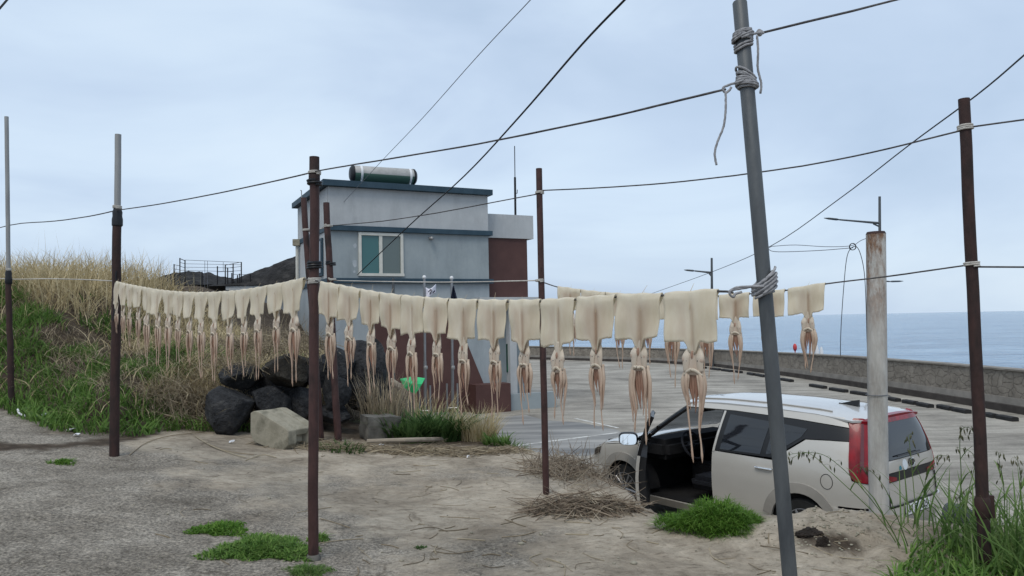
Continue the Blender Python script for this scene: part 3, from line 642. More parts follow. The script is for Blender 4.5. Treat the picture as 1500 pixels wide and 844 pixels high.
def squid(P, T, W, label, group, taper=0., hf=.185, seed=0, limp=1.0, stain=.78):
    """P rope point, T rope tangent, W mantle width."""
    rg = random.Random(seed); T = Vector(T).normalized(); Th = Vector((T.x, T.y, 0)).normalized()
    if Th.x < 0: Th = -Th; T = -T
    Nn = Vector((Th.y, -Th.x, 0))                      # faces the camera side
    if Nn.dot(CAM-P) < 0: Nn = -Nn
    root = thing('dried_squid', P, label, 'squid', group)
    slope = T.z/max(1e-3, math.hypot(T.x, T.y))
    ph = rg.uniform(0, 6); cu = rg.uniform(-.010, .020); cw = rg.uniform(.002, .009); lean = rg.uniform(-.014, .014)
    cshift = rg.uniform(-.14, .12); tap = taper*rg.uniform(.6, 1.3); hf *= rg.uniform(.93, 1.08); hb = hf*rg.uniform(.35, .5)
    skw = rg.uniform(-.07, .07); c1, c2 = rg.uniform(.0, .06)*rg.choice((0, 1)), rg.uniform(0, .06)*rg.choice((0, 1)); tapl, tapr = tap*rg.uniform(.6, 1.3), tap*rg.uniform(.6, 1.3)
    sst, swd, so2 = rg.uniform(.35, .75), rg.uniform(.09, .17), rg.uniform(.10, .22)*rg.choice((-1, 1))
    rf = .010; nu, prof = 26, []
    nb = 6; nf = 18
    for i in range(nb): prof.append(('b', 1-i/nb))
    for i in range(7): prof.append(('t', i/6))
    for i in range(1, nf+1): prof.append(('f', i/nf))
    mb = MB(); vs, rn = [], []; jag = [rg.uniform(-1, 1) for _ in range(nu+1)]
    for kind, t in prof:
        for iu in range(nu+1):
            u = iu/nu*2-1; us = u-cshift
            if kind == 'f':
                wgt = 1 - (tapl if u < 0 else tapr)*t**1.4
                edge = 1 - (c1 if u < 0 else c2)*max(0, (abs(u)-.72)/.28)**2     # worn lower corners
                rag = edge + skw*u + .016*math.sin(4*u+ph) + .010*jag[iu] + .27*math.exp(-(us/.215)**4)
                z = -hf*t*rag; o = rf + .003 + cw*math.sin(3.2*u+ph)*t + cu*(u*u)*t - .008*math.exp(-(us/.07)**2)*(.3+.7*t) + lean*t*.5
                o += .005*math.exp(-((abs(u)-.55)/.3)**2)*t + .0025*math.sin(9*u+2*ph+3*t)*t + .004*math.sin(7*t+ph)*u
            elif kind == 'b':
                wgt = 1 - .25*t; z = -hb*t*(1-.55*abs(u)**1.5); o = -(rf+.003) - .006*t
            else:
                an = math.pi*(1-t); wgt = 1; z = rf*math.sin(an) + .002*math.sin(6*u+ph); o = rf*math.cos(an)
            x = u*W/2*wgt + (lean*t if kind == 'f' else 0)
            vs.append(P + Th*x + Nn*o + Vector((0, 0, z + slope*u*W/2*(1 if kind != 'f' else (1-.45*t)))))
            st = 0
            if kind == 'f':
                g = sstep(t, .02, .3)*(1-.6*sstep(t, .82, 1))
                st = g*(sst*math.exp(-((us-.03)/swd)**2) + .22*math.exp(-((us-so2*1.6)/.22)**2) + (.20+.10*math.sin(ph))*(1-abs(u)**2.5))  # brown streak, plus paler edges and top painting in light through and from above
                st -= .30*math.exp(-((us-so2*.55)/.035)**2)*g      # pale line of the pen
                st += .12*noise.noise(Vector((u*1.7+seed, t*1.5, 0)))*g
            rn.append(max(0, min(1, st*stain)))
    K = nu+1; mb.v = [tuple(q) for q in vs]; mb.r = rn
    mb.f = [(j*K+i, j*K+i+1, (j+1)*K+i+1, (j+1)*K+i) for j in range(len(prof)-1) for i in range(nu)]
    o = part('mantle', mb, MAT['mantle'], root, sharp=0)
    md = o.modifiers.new('thick', 'SOLIDIFY'); md.thickness = .003; md.offset = 0
    def L(x, o_, z): return P + Th*x + Nn*o_ + Vector((0, 0, z))
    cx = cshift*W/2*(1-tap) + lean; s = W/.215*rg.uniform(.92, 1.08)
    z0 = -hf*1.0 - .018*s
    def tb(mb, pts, rads, fl=.6, r0=0, r1=None, n=9):
        q = spline([L(*p) for p in pts], 5); o_ = len(mb.r)
        mb.tube(q, np.interp(np.linspace(0, len(rads)-1, len(q)), range(len(rads)), rads), n, flat=fl, fdir=Th, rnd=r0)
        if r1 is not None:
            for k in range(len(mb.r)-o_): mb.r[o_+k] = r0 + (r1-r0)*(k/(len(mb.r)-o_))**.8
    hm = MB(); hw = rg.uniform(.85, 1.15)
    # head: two pale lobes with pinkish eye swellings, split down the middle, and the collar of the arm crown
    for sd in (-1, 1):
        a = rg.uniform(.85, 1.15); dz = rg.uniform(-.006, .006)
        tb(hm, [(cx+sd*.010*s, -.003, z0+.012), (cx+sd*.019*s*hw, .004, z0-.014), (cx+sd*.024*s*hw*a, .011, z0-.042+dz), (cx+sd*.026*s*hw, .013, z0-.062), (cx+sd*.027*s*hw, .013, z0-.092)],
           [.005*s, .012*s, .016*s*a, .014*s, .011*s], .5, .02, .25, 11)
        hm.ball(L(cx+sd*.030*s*hw*a, .011, z0-.052+dz), (.010*s*a, .009*s, .013*s), 10, 7, rnd=.5)
    tb(hm, [(cx, .0, z0+.03), (cx, .003, z0-.005), (cx+.002, .005, z0-.035), (cx, .007, z0-.065), (cx, .009, z0-.105)], [.022*s, .025*s, .025*s*hw, .025*s*hw, .030*s*hw], .30, .02, .45, 12)
    hm.ball(L(cx+rg.uniform(-.006, .006), .0125, z0-.030), (.0065*s, .004, .016*s), 8, 6, rnd=.9)
    tb(hm, [(cx-.034*s*hw, .014, z0-.106), (cx-.018*s, .020, z0-.090), (cx, .022, z0-.085+rg.uniform(-.006, .006)), (cx+.018*s, .020, z0-.090), (cx+.034*s*hw, .014, z0-.106)], [.004*s, .0065*s, .0075*s, .0065*s, .004*s], .8, .05)
    part('head', hm, MAT['sqhead'], root, sharp=0)
    za = z0-.092
    for sd in (-1, 1):
        em = MB(); em.ball(L(cx+sd*.021*s*hw, .0165, z0-.052), (.0040*s, .003*s, .0052*s)); part('eye', em, MAT['eye'], root)
    # outer arms make a loose sheath, inner arms are short and dark
    for sd in (-1, 1):
        for k in range(3):
            la = rg.uniform(.115, .225)*s*limp; bw = rg.uniform(.82, 1.12); w1 = rg.uniform(-.010, .010); tw = rg.uniform(-.003, .003)
            x0 = (.031, .024, .033)[k]; x1 = (.041, .031, .036)[k]*bw; of = (.010, .019, .002)[k]; rr_ = (1, .78, .9)[k]*rg.uniform(.85, 1.1)
            am = MB(); tb(am, [(cx+sd*x0*s, of*.8, za+.008), (cx+sd*(x1-.002)*s, of+tw, za-la*.16), (cx+sd*x1*s, of+tw, za-la*.32), (cx+sd*(x1-.003)*s+w1*.2, of, za-la*.52), (cx+sd*(x1-.010)*s+w1*.6, of*.8, za-la*.76), (cx+sd*(x1-.014)*s+w1, of*.7, za-la)],
               [.0065*s*rr_, .0105*s*rr_, .0112*s*rr_, .0088*s*rr_, .0050*s*rr_, .0012*s], rg.uniform(.5, .8), .02+.06*k, .62, 9); part('arm', am, MAT['sqarm'], root, sharp=0)
    for k in range(4):
        xo = (-.018+.012*k)*s; la = rg.uniform(.085, .175)*s; w1 = rg.uniform(-.006, .006)
        am = MB(); tb(am, [(cx+xo*.9, .009, za), (cx+xo*1.1, .004, za-la*.4), (cx+xo*.85+w1, .003, za-la*.75), (cx+xo*.7+w1*2, .003, za-la)], [.0068*s, .0072*s, .0042*s, .0010*s], .7, .1, .75)
        part('arm', am, MAT['sqin'], root, sharp=0)
    for sd in (-1, 1):
        lt = rg.uniform(.225, .335)*s*limp; w1 = rg.uniform(-.016, .016); w2 = rg.uniform(-.006, .006)
        tm = MB(); tb(tm, [(cx+sd*.018*s, .015, za-.01), (cx+sd*.026*s, .016, za-lt*.3), (cx+sd*.023*s+w2, .013, za-lt*.6), (cx+sd*.019*s+w1*.4, .011, za-lt*.78), (cx+sd*.018*s+w1*.8, .010, za-lt*.92), (cx+sd*.016*s+w1, .009, za-lt)],
           [.0052*s, .0046*s, .0034*s, .0030*s, .0046*s, .0010*s], .8, .15, .5, 7); part('tentacle', tm, MAT['sqarm'], root, sharp=0)
    km = MB(); a = cshift*W/2 + rg.uniform(-.01, .01)
    km.tube([L(a, .016, -.06), L(a+rg.uniform(-.004, .004), .004, .0+rf), L(a+rg.uniform(-.012, .02), -.008, rg.uniform(.025, .045))], [.0012, .0012, .0005], 5)
    part('skewer', km, MAT['skewer'], root)
    return root

def row(bounds, pxline, A, B, labels, group, **k):
    xs = [q[0] for q in pxline]; ys = [q[1] for q in pxline]
    sp = spline([(x, y, 0) for x, y in pxline], 8); sx = [q.x for q in sp]; sy = [q.y for q in sp]
    for i, (x0, x1) in enumerate(bounds):
        xm = (x0+x1)/2; f_ = lambda x: online(x, np.interp(x, sx, sy)-0.0, A, B)
        p0, p1, pm2 = f_(x0), f_(x1), f_(xm)
        # centre of the mantle half way along the rope between its two edges
        Pc = (p0+p1)/2
        kk = dict(k); 
        if callable(kk.get('taper')): kk['taper'] = kk['taper'](i)
        squid(Pc, p1-p0, (p1-p0).length, labels[i], group, seed=hash((group, i)) & 0 or (len(group)*100+i), **kk)
ORD = ['first', 'second', 'third', 'fourth', 'fifth', 'sixth', 'seventh', 'eighth', 'ninth', 'tenth', 'eleventh', 'twelfth', 'thirteenth', 'fourteenth', 'fifteenth', 'sixteenth', 'seventeenth']
FB = [(471, 499), (499, 529), (530, 557.5), (558, 589), (590, 623), (624, 658), (660, 700), (703, 744), (748, 792), (795, 843), (847, 902), (906, 970), (975, 1052)]
LBd = [(168, 176), (176, 186), (186, 197), (197, 210), (210, 224), (224, 240), (240, 256), (256, 271), (271, 288), (288, 307), (307, 326), (326, 347), (347, 369), (369, 393), (393, 416), (416, 446)]
BB = [(818, 851), (852, 887), (888, 924), (925, 962), (964, 1007), (1009, 1052), (1054, 1098), (1104, 1150), (1155, 1209)]
fl = []
for i in range(13):
    if i == 12: fl.append('largest pale split squid, hanging on the front rope beside the tilted steel pole')
    elif i == 0: fl.append('split squid on the front rope pressed against the right side of the centre post')
    elif i < 6: fl.append(f'{ORD[i]} split squid from the centre post on the front rope, wide mantle and long arms')
    else: fl.append(f'{ORD[12-i]} split squid from the tilted steel pole on the front rope')
ll = []
for i in range(16):
    if i == 0: ll.append('narrow squid at the very end of the rope, against the rusty two tone post')
    elif i == 15: ll.append('squid hanging just left of the thick centre post, its mantle edge showing brown')
    elif i < 8: ll.append(f'{ORD[i]} squid from the rusty two tone post on the rope before the grassy bank')
    else: ll.append(f'{ORD[15-i]} squid left of the thick centre post, before the grassy bank and rocks')
bl = ['squid on the back rope next to the slim middle post, seen above the front rope', 'second squid from the slim middle post on the back rope, mostly hidden by front squid', 'third squid from the slim middle post on the back rope, mostly hidden by front squid',
      'fourth squid from the slim middle post on the back rope, only arms showing', 'fifth squid from the slim middle post on the back rope, behind the largest squid', 'squid on the back rope whose dark arms show right of the largest squid',
      'squid on the back rope just left of the tilted steel pole, before the sea', 'squid on the back rope crossed by the tilted steel pole', 'lone squid on the back rope right of the steel pole, sea behind it']
row(FB, ROPE_F, A_base, Gpt, fl, 'split squid drying on the front rope', taper=.015, hf=.182)
row(LBd, ROPE_L, A_base, B_base, ll, 'split squid drying on the left rope', taper=lambda i: .36, hf=.195, limp=1.02, stain=.35)
row(BB, ROPE_B, D_base, E_base, bl, 'split squid drying on the back rope', taper=.035, hf=.172)

# ------------------------------------------------------------------ the house
HC = at(480, 262, 19.6); HC = Vector((HC.x, HC.y, 0))
HR = at(714, 280, 21.62); HR = Vector((HR.x, HR.y, 0))
hx = (HR-HC).normalized(); HLen = (HR-HC).length; hback = Vector((-.455, .89, 0)).normalized(); HDep = 4.05
hn = Vector((hx.y, -hx.x, 0))                       # outwards, towards the camera
HM = lambda u, d, z: HC + hx*u + hback*d + Vector((0, 0, z))
def onfront(px, py, off=0):
    p = online(px, py, HC + hn*off, HR + hn*off); q = p - HC; return q.dot(hx), p.z
def stucco(name, c1, c2, c3, sc=1.2):
    m, nt, b = newmat(name); b.inputs['Roughness'].default_value = .88; b.inputs['Specular IOR Level'].default_value = .2
    c = ramp(nt, tex(nt, sc, 9, .68), [(.3, c1), (.5, c2), (.72, c3)])
    d = ramp(nt, tex(nt, 2.6, 8, .75, stretch=(1, 1, .22)), [(.35, (.86, .86, .86)), (.55, (1, 1, 1))])
    nt.links.new(mix(nt, .8, c, d, 'MULTIPLY'), b.inputs['Base Color']); bump(nt, b, tex(nt, 35, 6), .25, .01); return m
MAT['wallblue'] = stucco('blue_grey_stucco', (.25, .288, .305), (.287, .326, .342), (.32, .358, .37))
MAT['wallpale'] = stucco('pale_grey_stucco', (.37, .385, .395), (.42, .437, .446), (.465, .48, .487))
MAT['trim'] = M('dark_blue_trim', (.020, .045, .066), (.034, .066, .092), scale=3, rough=.6, bs=.1, bscale=20)
MAT['brown'] = M('dark_red_brown_panel', (.075, .036, .032), (.095, .047, .041), scale=2, rough=.65)
MAT['frame'] = M('cream_window_frame', (.52, .52, .47), (.60, .59, .54), scale=5, rough=.5)
def glassmat(name, col, rough=.05):
    m, nt, b = newmat(name); b.inputs['Base Color'].default_value = (*col, 1); b.inputs['Roughness'].default_value = rough
    b.inputs['Specular IOR Level'].default_value = .7; b.inputs['IOR'].default_value = 1.5; return m
MAT['gteal'] = glassmat('teal_window_glass', (.028, .115, .115)); MAT['ggrey'] = glassmat('grey_window_glass', (.10, .13, .125), .25)
MAT['gdark'] = glassmat('dark_window_glass', (.02, .035, .05))
MAT['white'] = M('white_paint', (.62, .63, .64), (.70, .71, .72), scale=4, rough=.5)
_, zTop = onfront(480, 263); zt2 = onfront(714, 280)[1]; ZT = (zTop+zt2)/2
ZB1, ZB0 = onfront(600, 334.5)[1], onfront(600, 341.5)[1]
ZC1, ZC0 = onfront(600, 408.3)[1], onfront(600, 415)[1]
house = thing('house', HC + Vector((0, 0, PARK)), 'two storey blue grey house with dark blue bands, flat roof and brown lower wall', 'house')
def hbox(name, mat, u0, u1, d0, d1, z0, z1, parent=house, **k):
    mb = MB(); q = [HM(u0, d0, z0), HM(u1, d0, z0), HM(u1, d1, z0), HM(u0, d1, z0)]
    mb.prism(q, (0, 0, z1-z0)); return part(name, mb, mat, parent, smooth=False, recalc=True, **k)
CO = .16
MAT['wallmid'] = stucco('mid_grey_stucco', (.28, .315, .335), (.32, .355, .375), (.36, .395, .41))
hbox('lower_wall', MAT['wallmid'], 0, HLen, 0, HDep, PARK-.1, ZC0-.002)
hbox('middle_wall', MAT['wallblue'], 0.0, HLen, 0.0, HDep, ZC1+.002, ZB0-.002)
hbox('upper_wall', MAT['wallpale'], 0, HLen, 0, HDep, ZB1+.002, ZT-.165)
hbox('band', MAT['trim'], -.04, HLen+.10, -.10, HDep, ZB0, ZB1)
hbox('band', MAT['trim'], -.04, HLen+.10, -.10, HDep, ZC0, ZC1)
hbox('roof', MAT['trim'], -CO, HLen+CO*.6, -CO, HDep+CO, ZT-.16, ZT)
# white end wall skin on the left side reads paler
mb = MB(); mb.prism([HM(-.012, .02, ZC1+.01), HM(-.012, HDep-.02, ZC1+.01), HM(-.012, HDep-.02, ZT-.17), HM(-.012, .02, ZT-.17)], hx*.009)
part('side_wall', mb, MAT['wallpale'], house, smooth=False, recalc=True)
def window(px0, py0, px1, py1, split=.5, off=.03):
    u0, z1 = onfront(px0, py0); u1, z0 = onfront(px1, py1); fw = .075
    fm = MB(); q = lambda u, z, d: HM(u, -d, z)
    for a0, a1, b0, b1 in ((u0, u0+fw, z0+fw, z1-fw), (u1-fw, u1, z0+fw, z1-fw), (u0, u1, z1-fw, z1), (u0-.02, u1+.02, z0, z0+fw)):
        fm.prism([q(a0, b0, .0), q(a1, b0, .0), q(a1, b1, .0), q(a0, b1, .0)], -hback*.06)
    um = u0+(u1-u0)*split; fm.prism([q(um-.045, z0+fw, .0), q(um+.045, z0+fw, .0), q(um+.045, z1-fw, .0), q(um-.045, z1-fw, .0)], -hback*.045)
    wo = part('window', fm, MAT['frame'], house, smooth=False, recalc=True)
    for (a, b_, mt) in ((u0+fw, um-.045, 'gteal'), (um+.045, u1-fw, 'ggrey')):
        g = MB(); g.prism([q(a, z0+fw, .004), q(b_, z0+fw, .004), q(b_, z1-fw, .004), q(a, z1-fw, .004)], -hback*.012)
        part('pane', g, MAT[mt], wo, smooth=False, recalc=True)
    return wo
window(524.5, 340.5, 590.5, 405, .49)
# window on the receding side wall, mostly behind the poles
sm_ = MB(); d0, d1 = .5, 1.5
zs0, zs1 = ZC1+.1, ZB0-.15
sm_.prism([HM(-.016, d0, zs0), HM(-.016, d1, zs0), HM(-.016, d1, zs1), HM(-.016, d0, zs1)], -hx*.05)
so_ = part('window', sm_, MAT['trim'], house, smooth=False, recalc=True)
g = MB(); g.prism([HM(-.07, d0+.08, zs0+.08), HM(-.07, d1-.08, zs0+.08), HM(-.07, d1-.08, zs1-.08), HM(-.07, d0+.08, zs1-.08)], -hx*.01); part('pane', g, MAT['gdark'], so_, smooth=False, recalc=True)
# repaired pale patches beside the window
MAT['patch'] = M('pale_filler', (.33, .37, .40), (.42, .45, .48), scale=5, rough=.9)
for (px, py, w_, h_) in ((520, 360, 5, 8), (519.5, 386, 7, 13), (519, 398, 4, 4)):
    u, z = onfront(px, py); W_, H_ = w_*.0184, h_*.0184; pts = []
    for k in range(10):
        an = k/10*2*math.pi; r = random.uniform(.75, 1.1); pts.append(HM(u+math.cos(an)*W_/2*r, -.003, z+math.sin(an)*H_/2*r))
    mb = MB(); mb.prism(pts, hback*.002); part('filler_patch', mb, MAT['patch'], house, smooth=False, recalc=True)
# wall lamp
u, z = onfront(630, 350); mb = MB(); mb.lathe(HM(u, 0, z+.02), -hback, [(.05, 0), (.05, .03), (.03, .05), (.03, .12)], 12); mb.ball(HM(u, -.13, z), .055)
part('wall_lamp', mb, MAT['galv_lt'], house)
# down pipe with a box at the far end of the side wall
mb = MB(); q = HM(-.09, HDep-.3, 0); mb.tube([Vector((q.x, q.y, ZC1-.3)), Vector((q.x, q.y, ZB0-.05))], .05, 10)
part('down_pipe', mb, MAT['frame'], house)
mb = MB(); mb.box(Vector((q.x, q.y, ZB0+.05)), (.22, .22, .2)); part('down_pipe_box', mb, MAT['block'], house, smooth=False)
# right wing, set back a little
SB = .35
uw0 = HLen-.1; uw1 = onfront(781.5, 330, -SB)[0]; zp1, zp0 = onfront(745, 314.5, -SB)[1], onfront(745, 349, -SB)[1]
ub1 = onfront(774.5, 400, -SB)[0]; zl1, zl0 = onfront(735, 436, 0)[1], onfront(735, 441.5, 0)[1]
hbox('wing_parapet', MAT['wallpale'], uw0, uw1, SB, HDep-.2, zp0, zp1)
hbox('wing_wall', MAT['brown'], uw0+.02, ub1, SB+.06, HDep-.3, PARK-.1, zp0-.002)
ul1 = onfront(785, 438)[0]
hbox('porch_slab', MAT['wallpale'], HLen-.45, ul1, -.35, HDep-.4, zl0, zl1)
hbox('porch_wall', MAT['wallblue'], HLen+.12, onfront(775, 520)[0], SB-.02, HDep-.5, PARK-.1, zl0-.003)
hbox('porch_column', MAT['wallpale'], onfront(747, 520, .2)[0], onfront(757, 520, .2)[0], -.2, .05, PARK-.1, zl0-.003)
# lower front: brown panel with a slanting edge, low brown wall, low blue wall
def fpoly(name, pts, mat, off, th):
    mb = MB(); P3 = []
    for px, py in pts:
        u, z = onfront(px, py, off); P3.append(HC + hx*u + hn*off + Vector((0, 0, z)))
    mb.prism(P3, -hn*th); return part(name, mb, mat, house, smooth=False, recalc=True)
fpoly('brown_panel', [(547, 462), (672, 462), (684, 502), (711, 568), (711, 604), (547, 604)], MAT['brown'], .03, .029)
def ubox(name, px0, px1, py1, off, dep, mat):
    u0, z1 = onfront(px0, py1, off); u1, _ = onfront(px1, py1, off); P = HC + hn*off
    mb = MB(); mb.prism([P+hx*u0+Vector((0, 0, PARK-.1)), P+hx*u1+Vector((0, 0, PARK-.1)), P+hx*u1-hn*dep+Vector((0, 0, PARK-.1)), P+hx*u0-hn*dep+Vector((0, 0, PARK-.1))], (0, 0, z1-PARK+.1))
    return part(name, mb, mat, house, smooth=False, recalc=True)
ubox('low_brown_wall', 697, 748, 564.5, .55, .5, MAT['brown'])
ubox('low_blue_wall', 748.5, 815, 578, .38, .14, MAT['wallblue'])
mb = MB(); 
# roof things
def roofp(px, py, d): # point above the roof at depth d behind the front wall
    u, z = onfront(px, py, -d); return HM(0, 0, 0) + hx*u - hn*d + Vector((0, 0, z))
tk = thing('water_tank', roofp(562, 266, 1.4), 'cylindrical water tank with a white top and green underside on the flat roof', 'water tank')
a, b_ = roofp(518, 254.5, 1.4), roofp(604, 259.5, 1.4); ax = (b_-a).normalized(); tr = 12.2*a.y/F_PX; LT = (b_-a).length
m, nt, b = newmat('tank_shell'); b.inputs['Roughness'].default_value = .45
tcx = N(nt, 'ShaderNodeTexCoord'); sx = N(nt, 'ShaderNodeSeparateXYZ'); nt.links.new(tcx.outputs['Object'], sx.inputs[0])
rz_ = (a.z+b_.z)/2 - tk.location.z
mrx = N(nt, 'ShaderNodeMapRange'); mrx.inputs[1].default_value = rz_-.025; mrx.inputs[2].default_value = rz_-.015; nt.links.new(sx.outputs['Z'], mrx.inputs[0])
wc = ramp(nt, tex(nt, 4, 6), [(.3, (.27, .27, .255)), (.7, (.42, .415, .40))])
nt.links.new(mix(nt, mrx.outputs[0], (.045, .10, .075), wc), b.inputs['Base Color'])
tm = MB(); tm.lathe(a, ax, [(tr*.96, 0), (tr, .03), (tr, LT-.03), (tr*.96, LT)], 32); part('tank', tm, m, tk)
for s0, sgn in ((a, -1), (b_, 1)):
    tm = MB(); tm.lathe(s0+ax*.002*sgn, ax*sgn, [(tr*1.02, 0), (tr*1.0, .05), (tr*.75, .10), (tr*.3, .12)], 24); part('end_cap', tm, MAT['wrap'], tk)
for t in (.11, .94):
    tm = MB(); tm.lathe(a+ax*(LT*t-.03), ax, [(tr*1.02, 0), (tr*1.025, .005), (tr*1.025, .06), (tr*1.02, .065)], 32)
    for sd in (-.12, .12):
        c0 = a+ax*(LT*t)+hback*sd - Vector((0, 0, tr*.9)); tm.tube([c0, Vector((c0.x, c0.y, ZT-.01))], .02, 6)
    part('strap', tm, MAT['white'], tk)
an = thing('antenna', roofp(755.5, 314, 1.2), 'thin upright antenna on the flat roof of the brown house wing', 'antenna')
mb = MB(); p0, p1 = roofp(755, 316, 1.2), roofp(753.8, 214, 1.2); pmid = p0.lerp(p1, .55); mb.tube([Vector((p0.x, p0.y, zp1-.02)), pmid], .035, 8); mb.tube([pmid, p1], .014, 6)
part('mast', mb, MAT['cable'], an)
mb = MB(); q = p0.lerp(p1, .32); mb.tube([q, q+hx*.07, q+hx*.08+Vector((0, 0, .12))], .012, 6); part('bracket', mb, MAT['cable'], an)
# green notice by the porch
sg = solo('green_sign', MB(), MAT['white'], 'narrow green notice board on the porch wall behind the squid', 'sign', HM(0, 0, 0)) if False else None
u0, z1 = onfront(742, 504, .05); u1, z0 = onfront(752, 545, .05); PB = HC + hn*.05
MAT['signgreen'] = M('sign_green', (.02, .16, .08), (.03, .20, .10), scale=3, rough=.5); MAT['signdark'] = M('sign_dark_green', (.012, .05, .035), rough=.5)
sgn_ = thing('notice_sign', PB+hx*u0+Vector((0, 0, z0)), 'narrow dark green notice on the house wall beside the porch', 'sign')
mb = MB(); mb.prism([PB+hx*u0+Vector((0, 0, z0)), PB+hx*u1+Vector((0, 0, z0)), PB+hx*u1+Vector((0, 0, z1)), PB+hx*u0+Vector((0, 0, z1))], -hn*.04); part('board', mb, MAT['signdark'], sgn_, smooth=False, recalc=True)
mb = MB(); PB2 = PB+hn*.004; zc = z0+(z1-z0)*.28; mb.prism([PB2+hx*(u0+.02)+Vector((0, 0, z0+.02)), PB2+hx*(u1-.02)+Vector((0, 0, z0+.02)), PB2+hx*(u1-.02)+Vector((0, 0, zc)), PB2+hx*(u0+.02)+Vector((0, 0, zc))], -hn*.003); part('green_panel', mb, MAT['signgreen'], sgn_, smooth=False, recalc=True)

# flag poles in front of the house
MAT['steel'] = M('stainless_steel', (.20, .205, .215), (.30, .305, .315), scale=6, rough=.35, metal=.6, stretch=(1, 1, .2))
MAT['flagwhite'] = M('white_flag_cloth', (.66, .66, .74), (.74, .74, .82), scale=10, rough=.9)
MAT['flagnavy'] = M('navy_flag_cloth', (.008, .012, .03), (.014, .02, .045), scale=10, rough=.9)
MAT['ink'] = M('purple_black_print', (.015, .01, .03), rough=.9)
for i, (px, pt, lab) in enumerate(((621.5, 408, 'steel flag pole with a ball top flying a white printed flag'), (661.5, 409, 'steel flag pole with a ball top carrying a furled navy flag'))):
    Yp = 19.4+.5*i; top = at(px, pt, Yp); base = Vector((at(px+1.5, 598, Yp).x, Yp, PARK)); t = thing('flag_pole', base, lab, 'flag pole', 'steel flag poles before the house')
    mb = MB(); mb.tube([base, base.lerp(top, .42)], .042, 10); mb.tube([base.lerp(top, .42), top], .034, 10); part('pole', mb, MAT['steel'], t)
    mb = MB(); mb.ball(top+Vector((0, 0, .03)), .055); part('finial', mb, MAT['white'], t)
    mb = MB(); q = at(px+2, 538, Yp); mb.lathe(q-Vector((0, 0, .06)), (0, 0, 1), [(.045, 0), (.055, .02), (.055, .08), (.045, .10)], 12); part('collar', mb, MAT['galv_lt'], t)
    mb = MB()
    for dx in (-.14, .14): mb.tube([base+Vector((dx, -.05, 0)), base+Vector((dx, -.05, .95))], .025, 8)
    mb.tube([base+Vector((-.14, -.05, .3)), base+Vector((.14, -.05, .3))], .018, 6); part('base_clamp', mb, MAT['steel'], t)
def cloth(pts_grid, name, mat, label, cat):
    nu, nv = len(pts_grid[0]), len(pts_grid); mb = MB(); mb.add([p for r in pts_grid for p in r], [(j*nu+i, j*nu+i+1, (j+1)*nu+i+1, (j+1)*nu+i) for j in range(nv-1) for i in range(nu-1)])
    o = solo(name, mb, mat, label, cat, pts_grid[0][0], sharp=0); md = o.modifiers.new('t', 'SOLIDIFY'); md.thickness = .006; return o
Yf = 19.3; grid = []
for j in range(7):
    r = []
    for i in range(9):
        s, t = i/8, j/6; px = 623.5+14.5*s; py = (421-5*s+4.5*math.sin(s*3.1)*(1-t)) + t*(437+1.5*math.sin(s*5)-421)*(1-.12*s)
        r.append(at(px, py, Yf) + Vector((0, .07*math.sin(s*7+t), 0)))
    grid.append(r)
fo = cloth(grid, 'flag', MAT['flagwhite'], 'small white flag with dark printed marks on the flag pole', 'flag')
mk = MB()
for (cx, cy, L, a) in ((629.5, 426, 3.5, .5), (631, 424.5, 3.2, -.3), (630.5, 429.5, 4.5, 1.2), (628, 427.5, 2, 0), (635.5, 427.5, 3.2, .3), (636.5, 426.5, 2.4, 1.1), (634.5, 429, 1.8, -.4), (632.5, 426.5, 1.6, 1.5)):
    dx, dy = math.cos(a)*L/2, math.sin(a)*L/2; mk.tube([at(cx-dx, cy+dy, Yf-.1), at(cx, cy, Yf-.105), at(cx+dx, cy-dy, Yf-.1)], [.008, .016, .008], 6)
o = part('printed_mark', mk, MAT['ink'], fo)
Yf = 19.8; grid = []
for j in range(7):
    t = j/6; grid.append([at(663.5-1.5*t + (1+8.5*t)*i/6 - 2*t, 419+19*t, Yf) + Vector((0, .06*math.sin(i*2.2), 0)) for i in range(7)])
cloth(grid, 'flag', MAT['flagnavy'], 'limp navy flag hanging close to the flag pole', 'flag')
solo('pole', (lambda mb: (mb.tube([Vector((at(576, 500, 19.3).x, 19.3, PARK)), at(576, 408, 19.3)], .035, 8), mb)[1])(MB()), MAT['galv'], 'thin dark pole before the house wall below the window', 'pole', Vector((at(576, 500, 19.3).x, 19.3, PARK)))

# ------------------------------------------------------------------ stone hut and dark roof behind the bank, with a railing
MAT['stones'] = M('dark_stone_roof', (.008, .008, .008), (.022, .021, .021), (.05, .048, .046), scale=3.2, rough=.95, bs=1, bscale=5, bd=.12, lo=.35, hi=.72, detail=10)
MAT['hutwall'] = M('hut_wall', (.032, .028, .025), (.06, .052, .046), scale=3, rough=.95, bs=.6, bscale=10, bd=.05)
def heap(name, pts_px, Yc, depth, zb, mat, parent):   # hipped roof following a ridge line measured in the photo
    mb = MB(); nu, nv = 48, 14; vs = []
    xs = [p[0] for p in pts_px]; ys = [p[1] for p in pts_px]
    for j in range(nv+1):
        t = j/nv; 
        for i in range(nu+1):
            px = xs[0]+(xs[-1]-xs[0])*i/nu; top = at(px, np.interp(px, xs, ys), Yc)
            f_ = math.sin(math.pi*t)**.8
            n_ = noise.noise(Vector((px*.14, t*8, Yc)))*.10*f_ + noise.noise(Vector((px*.6, t*20, Yc)))*.06*f_
            vs.append((top.x, Yc+(t-.5)*depth, zb+(max(top.z, zb+.02)-zb)*f_ + n_))
    K = nu+1; mb.add(vs, [(j*K+i, j*K+i+1, (j+1)*K+i+1, (j+1)*K+i) for j in range(nv) for i in range(nu)]); return part(name, mb, mat, parent, sharp=30)
YHut = 27
